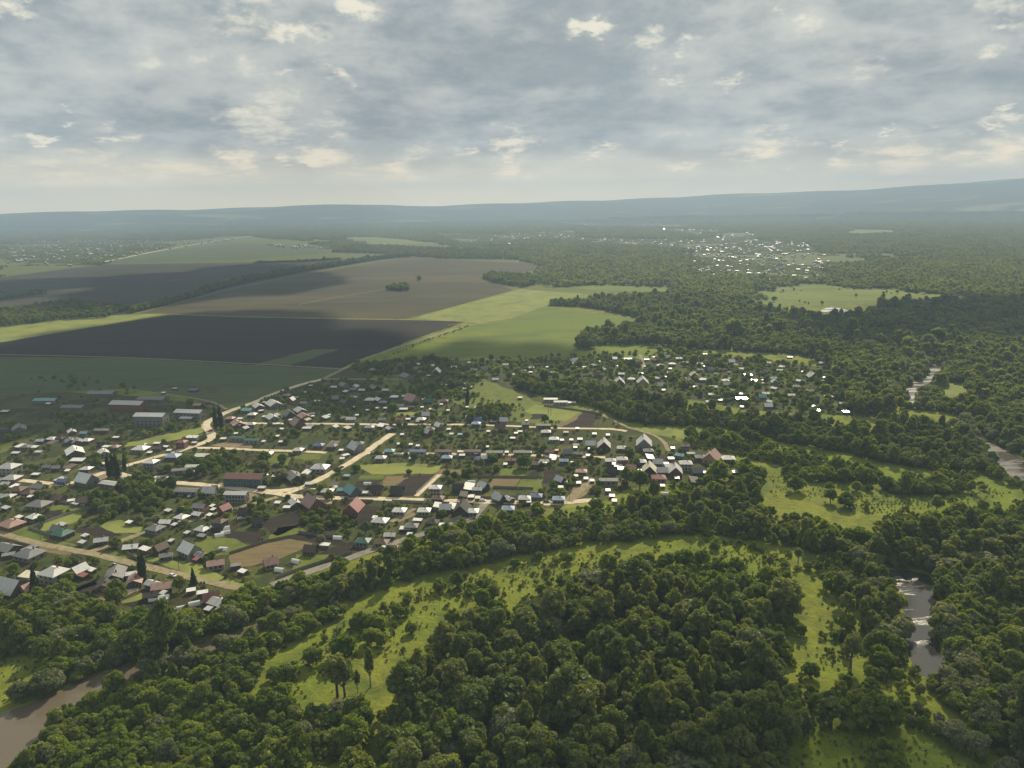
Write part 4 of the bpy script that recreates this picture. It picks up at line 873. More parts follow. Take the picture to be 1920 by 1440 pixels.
def crown_arrays(kind, seed, n, leaf):
    rg = np.random.default_rng(seed)
    H, Rr, zb, nl = SPEC[kind]
    P, N = [], []
    if kind == 'spruce':
        h = zb + (H - zb) * (1 - np.sqrt(rg.random(n)))
        a = rg.random(n) * 2 * np.pi
        tier = 0.78 + 0.22 * np.cos(h * 4.5)
        r = Rr * (1 - (h - zb) / (H - zb)) * (0.55 + 0.45 * rg.random(n)) * tier + 0.05
        P = np.stack([r * np.cos(a), r * np.sin(a), h], 1)
        N = np.stack([np.cos(a), np.sin(a), np.full(n, 0.7)], 1)
    else:
        cz = (H + zb) / 2; hz = (H - zb) / 2
        C, S = [], []
        for i in range(nl):
            if kind == 'poplar':
                zz = zb + (i + .5) / nl * (H - zb)
                prof = Rr * (0.95 if zz < H * .5 else max(0.25, 1.5 * (1 - (zz - zb) / (H - zb)) + .12))
                C.append([rg.normal(0, .25), rg.normal(0, .25), zz]); S.append((prof, prof, (H - zb) / nl * 1.2))
                continue
            a = i * 2.399 + rg.random() * .8; q = (i + .5) / nl
            zz = 1 - 1.7 * q; rad = math.sqrt(max(0.02, 1 - zz * zz)) * (0.45 + .45 * rg.random())
            up = cz + hz * zz * (0.60 + .28 * rg.random())
            C.append([Rr * rad * math.cos(a), Rr * rad * math.sin(a), up])
            s = Rr * (0.20 + 0.24 * rg.random()) * (1.12 if kind == 'willow' else 1)
            S.append((s, s, s * (0.78 if kind in ('maple', 'shrub', 'willow') else 0.95)))
        C = np.array(C); S = np.array(S)
        wgt = (S[:, 0] ** 2); wgt /= wgt.sum()
        li = rg.choice(len(C), n * 2, p=wgt)
        D = rg.normal(size=(n * 2, 3)); D /= np.linalg.norm(D, axis=1)[:, None]
        flip = (D[:, 2] < -0.25) & (rg.random(n * 2) < 0.7); D[flip, 2] *= -1
        P = C[li] + D * S[li] * (0.6 + 0.55 * rg.random(n * 2) ** 0.7)[:, None]
        # drop what is buried inside other lobes
        deep = np.zeros(n * 2)
        for c, s in zip(C, S):
            deep += (((P - c) / s) ** 2).sum(1) < 0.5
        keep = (deep == 0) & (P[:, 2] > 0.05)
        keep |= (rg.random(n * 2) < 0.06) & (P[:, 2] > zb * .6)
        P, N = P[keep][:n], D[keep][:n]
    m = len(P)
    N = N + rg.normal(0, 0.55, (m, 3)); N /= np.linalg.norm(N, axis=1)[:, None]
    T = np.cross(N, rg.normal(size=(m, 3))); T /= np.linalg.norm(T, axis=1)[:, None] + 1e-9
    B = np.cross(N, T)
    sz = leaf * (0.55 + 0.8 * rg.random(m))[:, None]
    asp = (0.6 + .5 * rg.random(m))[:, None]
    bend = N * sz * 0.25
    V = np.stack([P - T * sz - B * sz * asp * .35 - bend, P + T * sz * .25 - B * sz * asp, P + T * sz + B * sz * asp * .35 - bend, P - T * sz * .25 + B * sz * asp], 1).reshape(-1, 3)
    V[:, 2] = np.maximum(V[:, 2], 0.02)
    F = np.arange(m * 4).reshape(m, 4)
    return V, F


def trunk_arrays(kind, seed):
    rg = np.random.default_rng(seed + 99)
    H, Rr, zb, nl = SPEC[kind]
    V, F = [], []

    def limb(p, q, r0, r1, k=6):
        p, q = np.array(p, float), np.array(q, float)
        ax = q - p; ax /= np.linalg.norm(ax)
        s = np.cross(ax, [0.3, 1, .2]); s /= np.linalg.norm(s); e = np.cross(ax, s)
        b = len(V)
        for c, r in ((p, r0), (q, r1)):
            for i in range(k):
                a = 2 * math.pi * i / k
                V.append(c + (s * math.cos(a) + e * math.sin(a)) * r)
        for i in range(k):
            F.append((b + i, b + (i + 1) % k, b + k + (i + 1) % k, b + k + i))
    r = {'tall': .34, 'broad': .28, 'willow': .34, 'maple': .2, 'poplar': .3, 'spruce': .2, 'shrub': .08}[kind]
    top = H * (.9 if kind in ('poplar', 'spruce') else .62)
    lean = rg.normal(0, .25, 2)
    mid = (lean[0], lean[1], max(zb, H * .3))
    limb((0, 0, -.3), mid, r * 1.25, r * .9)
    limb(mid, (lean[0] * 2, lean[1] * 2, top), r * .9, r * .3)
    if kind not in ('poplar', 'spruce'):
        for i in range(6 if kind != 'shrub' else 4):
            a = i * 1.9 + rg.random(); z0 = mid[2] * (.8 + .3 * rg.random()); L = Rr * (.55 + .3 * rg.random())
            limb((mid[0], mid[1], z0), (mid[0] + L * math.cos(a), mid[1] + L * math.sin(a), z0 + L * (.6 + .7 * rg.random())), r * .55, r * .15, 5)
    return np.array(V), np.array(F)


LIB = bpy.data.collections.new('tree_library')     # sources of the scattered woodland, never linked to the scene
LEAFN = {'broad': 1500, 'tall': 1500, 'maple': 1500, 'willow': 1700, 'shrub': 500, 'poplar': 1300, 'spruce': 1500}
NVAR = {'broad': 3, 'tall': 3, 'maple': 3, 'willow': 2, 'shrub': 2, 'poplar': 1, 'spruce': 1}
CROWN, TRUNK, IDX = {}, {}, {}
lib_n = 0
for kd in SPEC:
    for vv in range(NVAR[kd]):
        V1, F1 = crown_arrays(kd, 31 * vv + len(kd) * 7 + 5, LEAFN[kd], 0.42 if kd != 'shrub' else 0.32)
        V2, F2 = trunk_arrays(kd, vv * 13 + len(kd))
        CROWN[kd, vv] = mesh_np('crown_' + kd, V1, F1, [LM[kd]])
        TRUNK[kd, vv] = mesh_np('trunk_' + kd, V2, F2, [m_bark])
        for lod in (0, 1):
            if lod == 0: Va, Fa = V1, F1
            else: Va, Fa = crown_arrays(kd, 31 * vv + len(kd) * 7 + 6, LEAFN[kd] // 6, (0.42 if kd != 'shrub' else 0.32) * 2.3)
            me = mesh_np('wood_tree', np.vstack([Va, V2]), np.vstack([Fa, F2 + len(Va)]), [LM[kd], m_bark], fm=[0] * len(Fa) + [1] * len(F2))
            o = bpy.data.objects.new('source_%03d' % lib_n, me); LIB.objects.link(o)
            IDX[kd, vv, lod] = lib_n; lib_n += 1

# a piece of closed canopy for the far woods: forty-odd crowns on a 60 m square
LIB2 = bpy.data.collections.new('canopy_library')
m_canopy = leaf_mat('leaves_far_canopy', (0.130, 0.170, 0.048), (0.230, 0.255, 0.075), 0.48)
for vv in range(4):
    rg = np.random.default_rng(500 + vv)
    Vs, Fs, k = [], [], 0
    for q in range(46):
        x, y = rg.uniform(-31, 31, 2); s = rg.uniform(.75, 1.35); kd = ('broad', 'tall', 'broad', 'willow')[rg.integers(4)]
        Va, Fa = crown_arrays(kd, int(rg.integers(1e6)), 75, 1.5)
        Va = Va * np.array([s, s, s * .85]) + np.array([x, y, 0]); Vs.append(Va); Fs.append(Fa + k); k += len(Va)
    o = bpy.data.objects.new('source_%03d' % vv, mesh_np('canopy_piece', np.vstack(Vs), np.vstack(Fs), [m_canopy])); LIB2.objects.link(o)


def scatter(name, P, rot, scl, idx, coll, label):
    me = bpy.data.meshes.new(name); n = len(P)
    me.vertices.add(n); me.vertices.foreach_set('co', np.asarray(P, np.float32).ravel())
    for an, tp, val in (('rot', 'FLOAT', rot), ('scl', 'FLOAT_VECTOR', scl), ('pick', 'INT', idx)):
        at = me.attributes.new(an, tp, 'POINT')
        at.data.foreach_set('vector' if tp == 'FLOAT_VECTOR' else 'value', np.asarray(val, np.int32 if tp == 'INT' else np.float32).ravel())
    o = link(name, me); tag(o, label=label, kind='stuff')
    ng = bpy.data.node_groups.new(name + '_scatter', 'GeometryNodeTree')
    ng.interface.new_socket('Geometry', in_out='INPUT', socket_type='NodeSocketGeometry')
    ng.interface.new_socket('Geometry', in_out='OUTPUT', socket_type='NodeSocketGeometry')
    N_ = ng.nodes; L = ng.links
    gi = N_.new('NodeGroupInput'); go = N_.new('NodeGroupOutput')
    ci = N_.new('GeometryNodeCollectionInfo'); ci.inputs['Collection'].default_value = coll; ci.inputs['Separate Children'].default_value = True; ci.inputs['Reset Children'].default_value = True
    ip = N_.new('GeometryNodeInstanceOnPoints'); ip.inputs['Pick Instance'].default_value = True
    def attr(nm, tp):
        a = N_.new('GeometryNodeInputNamedAttribute'); a.data_type = tp; a.inputs['Name'].default_value = nm; return a.outputs['Attribute']
    cx = N_.new('ShaderNodeCombineXYZ'); L.new(attr('rot', 'FLOAT'), cx.inputs[2])
    L.new(gi.outputs[0], ip.inputs['Points']); L.new(ci.outputs[0], ip.inputs['Instance'])
    L.new(attr('pick', 'INT'), ip.inputs['Instance Index']); L.new(cx.outputs[0], ip.inputs['Rotation']); L.new(attr('scl', 'FLOAT_VECTOR'), ip.inputs['Scale'])
    L.new(ip.outputs[0], go.inputs[0])
    md = o.modifiers.new('scatter', 'NODES'); md.node_group = ng
    return o


# ---- where the woods stand: photo polygons on the plane z, kinds by weight, spacing, size factor
WOODS = [
    ('the tall bottom-edge wood', [(700, 1750), (700, 1400), (712, 1350), (740, 1285), (800, 1210), (815, 1172), (890, 1138), (960, 1125), (1020, 1100), (1065, 1066), (1150, 1056), (1300, 1056), (1400, 1062), (1475, 1090), (1500, 1110), (1490, 1150), (1465, 1180), (1480, 1240), (1530, 1275), (1590, 1262), (1650, 1262), (1700, 1295), (1720, 1330), (1650, 1340), (1560, 1365), (1500, 1385), (1490, 1440), (1480, 1750)], 9, {'tall': 5, 'broad': 3, 'willow': 2.2, 'maple': 1}, 8.4, 1.05),
    ('the leafy wood below the brown river', [(-420, 1850), (-20, 1530), (30, 1440), (84, 1375), (98, 1338), (160, 1304), (258, 1266), (290, 1246), (362, 1220), (430, 1204), (490, 1178), (560, 1148), (620, 1126), (640, 1130), (650, 1142), (600, 1172), (560, 1195), (500, 1240), (455, 1298), (490, 1330), (560, 1326), (640, 1318), (690, 1345), (695, 1750)], 4, {'maple': 5, 'broad': 2, 'willow': 1.2, 'shrub': 2}, 6.2, .9),
    ('the rounded wood above the brown river', [(-420, 1150), (0, 1122), (60, 1118), (110, 1106), (170, 1124), (215, 1142), (250, 1156), (325, 1156), (360, 1142), (395, 1160), (425, 1120), (470, 1098), (540, 1110), (600, 1105), (645, 1095), (640, 1104), (560, 1128), (480, 1160), (400, 1186), (350, 1206), (255, 1238), (200, 1254), (150, 1272), (75, 1240), (60, 1225), (-420, 1300)], 4, {'maple': 5, 'broad': 3, 'willow': 1.3}, 6.8, 1.0),
    ('the willows along the brown river', [(-500, 1560), (-100, 1370), (0, 1334), (50, 1318), (120, 1290), (200, 1256), (258, 1240), (245, 1216), (150, 1232), (75, 1262), (62, 1288), (20, 1298), (-500, 1400)], 5, {'willow': 3, 'maple': 3, 'broad': 1}, 6.0, .85),
    ('the dark belt below the village', [(500, 1108), (560, 1100), (620, 1072), (690, 1048), (755, 1030), (800, 1010), (900, 974), (960, 968), (1040, 960), (1120, 950), (1195, 930), (1210, 915), (1320, 908), (1375, 890), (1400, 876), (1428, 890), (1425, 930), (1440, 962), (1530, 978), (1590, 1000), (1630, 1008), (1635, 1044), (1600, 1055), (1540, 1042), (1460, 1022), (1340, 1004), (1260, 1000), (1180, 1015), (1080, 1025), (1010, 1036), (960, 1044), (900, 1062), (850, 1068), (790, 1078), (720, 1105), (640, 1130), (560, 1148)], 7, {'broad': 4, 'tall': 2, 'willow': 1.5, 'maple': 2}, 7.6, .9),
    ('the big wood beyond the backwater', [(1640, 985), (1690, 962), (1750, 976), (1790, 962), (1850, 948), (1930, 945), (2500, 900), (2600, 1700), (1940, 1500), (1900, 1420), (1850, 1345), (1800, 1280), (1785, 1225), (1780, 1150), (1768, 1100), (1748, 1072), (1700, 1058), (1640, 1060)], 9, {'tall': 4, 'broad': 4, 'willow': 2}, 7.8, 1.05),
    ('the stand before the backwater', [(1540, 1050), (1640, 1055), (1655, 1090), (1680, 1120), (1686, 1200), (1690, 1250), (1660, 1262), (1625, 1235), (1620, 1160), (1590, 1105), (1530, 1085)], 8, {'willow': 3, 'tall': 4, 'broad': 2}, 7.4, .9),
    ('the thicket by the shaded meadow', [(1700, 1300), (1735, 1310), (1800, 1352), (1850, 1402), (1900, 1460), (1870, 1470), (1790, 1400), (1720, 1370), (1690, 1345)], 4, {'maple': 3, 'willow': 2, 'shrub': 3}, 5.5, .8),
    ('the wood behind the village', [(950, 702), (1060, 708), (1160, 720), (1235, 740), (1310, 754), (1385, 760), (1440, 770), (1520, 773), (1590, 785), (1665, 792), (1700, 770), (1730, 772), (1790, 790), (1815, 806), (1838, 838), (1860, 870), (1835, 882), (1770, 886), (1652, 866), (1560, 845), (1435, 825), (1360, 803), (1272, 800), (1175, 791), (1110, 772), (1080, 754), (990, 736)], 7, {'broad': 5, 'tall': 2, 'willow': 1, 'maple': 1}, 8.0, 1.0),
    ('the bushy bank behind the village', [(1285, 822), (1330, 808), (1435, 832), (1560, 862), (1650, 882), (1655, 893), (1560, 888), (1440, 868), (1398, 858), (1300, 840)], 3, {'shrub': 7, 'maple': 1}, 6.0, .9),
    ('the dark clump in the right meadow', [(1655, 905), (1690, 893), (1760, 892), (1810, 900), (1850, 912), (1790, 925), (1700, 930), (1660, 925)], 5, {'maple': 4, 'broad': 3}, 6.5, .9),
    ('the scrub above the right meadow', [(1465, 882), (1500, 876), (1580, 882), (1650, 893), (1648, 906), (1600, 903), (1530, 898), (1470, 898)], 3, {'shrub': 4, 'maple': 2}, 6.0, .8),
    ('the wood over the river bend', [(2600, 620), (2600, 900), (1990, 890), (1950, 862), (1888, 836), (1850, 808), (1800, 780), (1745, 768), (1728, 762), (1732, 748), (1752, 730), (1780, 708), (1786, 680), (1740, 672), (1690, 700), (1690, 715), (1672, 735), (1690, 765), (1660, 787), (1590, 778), (1560, 730), (1565, 690), (1500, 665), (1330, 655), (1265, 658), (1262, 652), (1200, 646), (1100, 648), (1085, 630), (1130, 612), (1225, 606), (1190, 594), (1100, 576), (1030, 570), (1032, 562), (1110, 557), (1140, 552), (1250, 548), (1290, 545), (1400, 560), (1440, 575), (1520, 590), (1600, 585), (1700, 560), (1830, 562), (2600, 540)], 6, {'broad': 5, 'tall': 2, 'willow': 1.5}, 9.6, 1.12),
]
WOODS += [
    ('the trees over the lower backwater', [(1690, 1266), (1740, 1282), (1790, 1280), (1815, 1290), (1850, 1320), (1900, 1350), (1990, 1400), (1990, 1480), (1900, 1440), (1850, 1398), (1800, 1345), (1750, 1312), (1700, 1295)], 4, {'willow': 4, 'maple': 3, 'broad': 1}, 7.2, .72),
    ('the overhanging trees of the river', [(262, 1240), (350, 1212), (356, 1232), (270, 1266)], 5, {'willow': 4, 'tall': 2}, 6.0, .95),
    ('the bushes over the narrow river', [(480, 1168), (560, 1134), (640, 1108), (642, 1122), (560, 1150), (490, 1186)], 4, {'maple': 4, 'willow': 3}, 6.0, .85)]
HOLES = [poly([(1000, 1250), (1030, 1215), (1080, 1200), (1110, 1195), (1108, 1225), (1050, 1258)]), poly([(1760, 712), (1815, 722), (1822, 745), (1800, 768), (1770, 755)]), poly([(1830, 605), (1870, 608), (1865, 618), (1835, 616)])]
ROADPTS = np.vstack([smooth_line(poly(r[3]), 6.0) for r in ROADS])


def near_road(P, dmin):
    ok = np.zeros(len(P), bool)
    for i in range(0, len(P), 2000):
        q = P[i:i + 2000]
        ok[i:i + 2000] = (((q[:, None, :] - ROADPTS[None]) ** 2).sum(-1) < dmin * dmin).any(1)
    return ok


def near_bld(P, pad=1.5):
    hit = np.zeros(len(P), bool)
    if len(BLD):
        B = np.array(BLD)
        for i in range(0, len(P), 2000):
            q = P[i:i + 2000]
            d = np.sqrt(((q[:, None, :] - B[None, :, :2]) ** 2).sum(-1)) - B[None, :, 2] - pad
            hit[i:i + 2000] = (d < 0).any(1)
    return hit


TREES = []   # (x, y, kind, variant, scale_xy, scale_z, rot, zone, projected size)


def vnoise(P, s, seed=0):
    """cheap smooth noise for clustering kinds"""
    x, y = P[:, 0] / s, P[:, 1] / s
    return (np.sin(x * 1.3 + 1.7 * np.sin(y * .9 + seed)) + np.sin(y * 1.7 + 1.3 * np.sin(x * 1.1 + 2 * seed)) + np.sin((x + y) * .7 + seed)) / 3


for zi, (phrase, pg, z, kw, sp_, sf) in enumerate(WOODS):
    A_ = np.array(pg, float)
    upper = inside(A_ + [0, 7], pg); lower = inside(A_ - [0, 7], pg)
    zz = np.where(upper & ~lower, z * 1.55, np.where(lower & ~upper, .3, z * .6))
    W_ = np.array([G(q[0], q[1], h_) for q, h_ in zip(pg, zz)])
    P = fill(W_, sp_ * .63)
    bad = near_road(P, 5.0) | near_bld(P, 2)
    for h in HOLES + ([] if ' over' in phrase else WPOLY): bad |= inside(P, h)
    P = P[~bad]
    ks = list(kw); wt = np.array([kw[k] for k in ks], float)
    fld = np.stack([vnoise(P, 26, 3.1 * i + zi) for i in range(len(ks))], 1)
    sc = np.log(wt)[None] + 1.6 * fld + RNG.gumbel(0, .55, fld.shape)
    ch = sc.argmax(1)
    s0 = .86 * sf * np.exp(RNG.normal(0, .24, len(P))) * (1 + .12 * vnoise(P, 40, 9))
    for i in range(len(P)):
        k = ks[ch[i]]
        TREES.append((P[i, 0], P[i, 1], k, int(RNG.integers(NVAR[k])), s0[i] * (1 + RNG.normal(0, .2)), s0[i] * (1 + RNG.normal(0, .12)), RNG.random() * 6.283, phrase))

# willows and bushes right at the water's edge
for wi, Wp in enumerate(WPOLY):
    lo, hi = Wp.min(0) - 16, Wp.max(0) + 16
    P = fill(np.array([lo, (hi[0], lo[1]), hi, (lo[0], hi[1])]), 4.6)
    if np.hypot(*Wp.mean(0)) > 1300: continue
    P = P[to_px(np.column_stack([P, np.zeros(len(P))]))[1] < 1560]
    E = np.vstack([a + (b - a) * np.linspace(0, 1, 30)[:, None] for a, b in zip(Wp, np.roll(Wp, -1, axis=0))])
    dd_ = np.sqrt(((P[:, None, :] - E[None]) ** 2).sum(-1)).min(1)
    near = 13 if 1 <= wi <= 3 else (8 if wi == 0 else 7)
    P = P[(dd_ < near) & (dd_ > .8) & ~inside(P, Wp)]
    nb = np.zeros(len(P), bool)                       # the bank on the viewer's side keeps to low bushes
    for q in (5, 10, 16): nb |= inside(P + P / np.linalg.norm(P, axis=1)[:, None] * q, Wp)
    far_px = to_px(np.column_stack([P, np.zeros(len(P))]))[0] > 300 if wi == 0 else np.zeros(len(P), bool)
    for p, low in zip(P, nb & ~far_px):
        if wi == 0 and RNG.random() < .22: continue
        kd = 'shrub' if low else ('willow', 'shrub', 'maple', 'broad')[RNG.choice(4, p=(.4, .3, .15, .15))]; s = math.exp(RNG.normal(-.15, .22))
        TREES.append((p[0], p[1], kd, int(RNG.integers(2)), s, s, RNG.random() * 6.28, None))

# undergrowth filling the gaps of the near woods
for phrase, pg, z, kw, sp_, sf in WOODS[:7] + WOODS[8:12]:
    P = fill(poly(pg), 4.6); P = P[np.hypot(P[:, 0], P[:, 1]) < 620]
    if not len(P): continue
    bad = near_road(P, 5.0) | near_bld(P, 2) | (RNG.random(len(P)) < .35)
    for h in HOLES + WPOLY: bad |= inside(P, h)
    for p in P[~bad]:
        s = math.exp(RNG.normal(0, .3)); TREES.append((p[0], p[1], 'shrub' if RNG.random() < .75 else 'maple', int(RNG.integers(2)), s * .95, s * 1.0, RNG.random() * 6.28, None))

# garden trees and bushes through the village and the cottages
def garden(pg, sp_, kw, sf, thr, phrase):
    W_ = poly(pg)
    P = fill(W_, sp_)
    bad = near_road(P, 5.0) | near_bld(P, .8)
    for wq in WPOLY: bad |= inside(P, wq)
    for (k_, pl_) in PLOTS: bad |= inside(P, poly(pl_))
    P = P[~bad]; P = P[(vnoise(P, 22, 4.2) + RNG.normal(0, .45, len(P))) > thr]
    ks = list(kw); wt = np.array([kw[k] for k in ks], float); wt /= wt.sum()
    for p in P:
        k = ks[RNG.choice(len(ks), p=wt)]; s = sf * math.exp(RNG.normal(0, .25))
        TREES.append((p[0], p[1], k, int(RNG.integers(NVAR[k])), s, s * (.9 + .2 * RNG.random()), RNG.random() * 6.283, phrase))


garden([(-60, 800), (120, 770), (300, 790), (400, 800), (480, 750), (620, 712), (800, 712), (890, 745), (1000, 765), (1070, 800), (1250, 840), (1390, 875), (1320, 905), (1180, 910), (1120, 935), (960, 955), (850, 975), (620, 1050), (450, 1095), (250, 1130), (-60, 1100)], 5.6, {'maple': 3, 'shrub': 10, 'broad': .6, 'willow': .4}, .60, -.22, None)
garden([(640, 690), (740, 674), (960, 674), (1270, 658), (1560, 690), (1590, 780), (1440, 770), (1230, 738), (1060, 708), (950, 704), (880, 735), (700, 705)], 8.0, {'broad': 3, 'maple': 4, 'shrub': 2}, .70, -.35, None)
garden([(195, 930), (240, 905), (290, 905), (330, 925), (300, 950), (240, 965), (170, 960), (160, 945)], 6.0, {'maple': 4, 'broad': 3}, .85, -2, None)      # the grove
garden([(330, 870), (420, 855), (460, 868), (400, 890), (330, 900)], 6.5, {'maple': 4, 'broad': 2}, .75, -1.2, None)
garden([(880, 770), (960, 765), (960, 790), (880, 795)], 6.5, {'broad': 3, 'maple': 2}, .8, -1.2, None)
garden([(860, 885), (940, 880), (930, 895), (860, 897)], 6.0, {'maple': 3, 'shrub': 3}, .7, -1, None)
garden([(540, 965), (660, 965), (690, 985), (600, 995), (545, 985)], 5.5, {'maple': 3, 'shrub': 3}, .6, -.8, None)
garden([(780, 728), (900, 740), (890, 752), (790, 745)], 5.0, {'shrub': 3, 'maple': 1}, .8, -1, None)
garden([(0, 700), (200, 705), (430, 760), (380, 800), (200, 790), (0, 800)], 15, {'shrub': 5, 'maple': 2}, .8, .35, None)
garden([(1100, 770), (1180, 795), (1270, 803), (1440, 830), (1400, 850), (1250, 820), (1160, 805)], 7, {'shrub': 4, 'maple': 1}, .7, .25, None)
garden([(1420, 870), (1640, 895), (1800, 890), (1900, 915), (1800, 935), (1640, 950), (1450, 925)], 12, {'shrub': 5, 'maple': 1}, .6, .62, None)
garden([(480, 1300), (560, 1240), (640, 1180), (720, 1125), (860, 1085), (1000, 1050), (1090, 1040), (1000, 1100), (880, 1140), (780, 1210), (690, 1310), (560, 1330)], 5.0, {'shrub': 7, 'maple': 1.4}, .62, .30, None)
garden([(600, 1160), (720, 1130), (740, 1170), (640, 1230), (560, 1262), (540, 1240)], 6.0, {'maple': 1.5, 'shrub': 4}, .55, .32, None)
garden([(1100, 1045), (1340, 1012), (1480, 1035), (1600, 1090), (1640, 1220), (1560, 1250), (1480, 1170), (1480, 1090), (1300, 1045)], 6.5, {'shrub': 4, 'maple': 2, 'tall': .8}, .78, .05, None)
garden([(1400, 562), (1440, 540), (1600, 543), (1830, 557), (1690, 558), (1540, 574)], 25, {'broad': 4, 'shrub': 1}, .8, .5, None)
garden([(1150, 520), (1220, 515), (1290, 522), (1285, 530), (1180, 530)], 16, {'shrub': 2, 'maple': 3}, 1.0, -.8, None)

# tall weeds and tussocks over the open meadows
for mp_ in ([(480, 1310), (560, 1240), (640, 1170), (720, 1122), (860, 1082), (1000, 1048), (1090, 1036), (1340, 1010), (1480, 1035), (1480, 1090), (1340, 1060), (1090, 1060), (1000, 1100), (880, 1140), (780, 1210), (690, 1330), (560, 1335)], [(1420, 880), (1640, 900), (1800, 895), (1900, 925), (1800, 950), (1640, 965), (1450, 935)],
            [(1480, 1130), (1600, 1090), (1640, 1220), (1640, 1260), (1540, 1260), (1480, 1200)], [(1500, 1370), (1720, 1350), (1900, 1440), (1900, 1500), (1450, 1500)], [(-60, 1235), (70, 1240), (70, 1300), (-60, 1310)]):
    garden(mp_, 2.6, {'shrub': 1}, .26, .12, None)

# tree belts across the fields
def belt(ln, wd, sp_, sf):
    L = smooth_line(poly(ln), 5.0)
    for p in L:
        for q in range(wd):
            c = p + RNG.normal(0, 1.5, 2) + np.array([0, (q - wd / 2) * sp_])
            s = sf * math.exp(RNG.normal(0, .15))
            TREES.append((c[0], c[1], 'broad', int(RNG.integers(3)), s * .9, s * 1.1, RNG.random() * 6.28, None))


belt([(380, 551), (450, 532), (540, 514), (640, 498), (700, 488), (770, 481)], 4, 7, 1.5)
belt([(740, 665), (800, 640), (880, 612)], 1, 2, .25)
belt([(250, 586), (300, 574), (380, 553)], 3, 9, 1.2)
belt([(480, 494), (560, 492), (640, 487)], 2, 9, .9)
for pg, sp_, sf in (([(-60, 600), (0, 585), (60, 578), (130, 568), (245, 580), (200, 596), (120, 600), (0, 614), (-60, 622)], 10, 1.05), ([(-60, 560), (0, 552), (70, 547), (90, 550), (0, 563), (-60, 572)], 10, .9),
                    ([(722, 545), (740, 538), (768, 539), (765, 546)], 8, 1.1), ([(780, 524), (790, 524), (788, 528)], 8, 1.0), ([(1080, 640), (1112, 645), (1120, 655), (1085, 656)], 8, 1.2),
                    ([(905, 523), (920, 516), (1000, 520), (1010, 530), (985, 540), (940, 534)], 10, 1.2), ([(620, 474), (640, 468), (700, 462), (900, 470), (1000, 488), (840, 486), (760, 481), (700, 476)], 14, 1.2)):
    for p in fill(poly(pg), sp_):
        s = sf * math.exp(RNG.normal(0, .18)); TREES.append((p[0], p[1], 'broad', int(RNG.integers(3)), s, s, RNG.random() * 6.28, None))

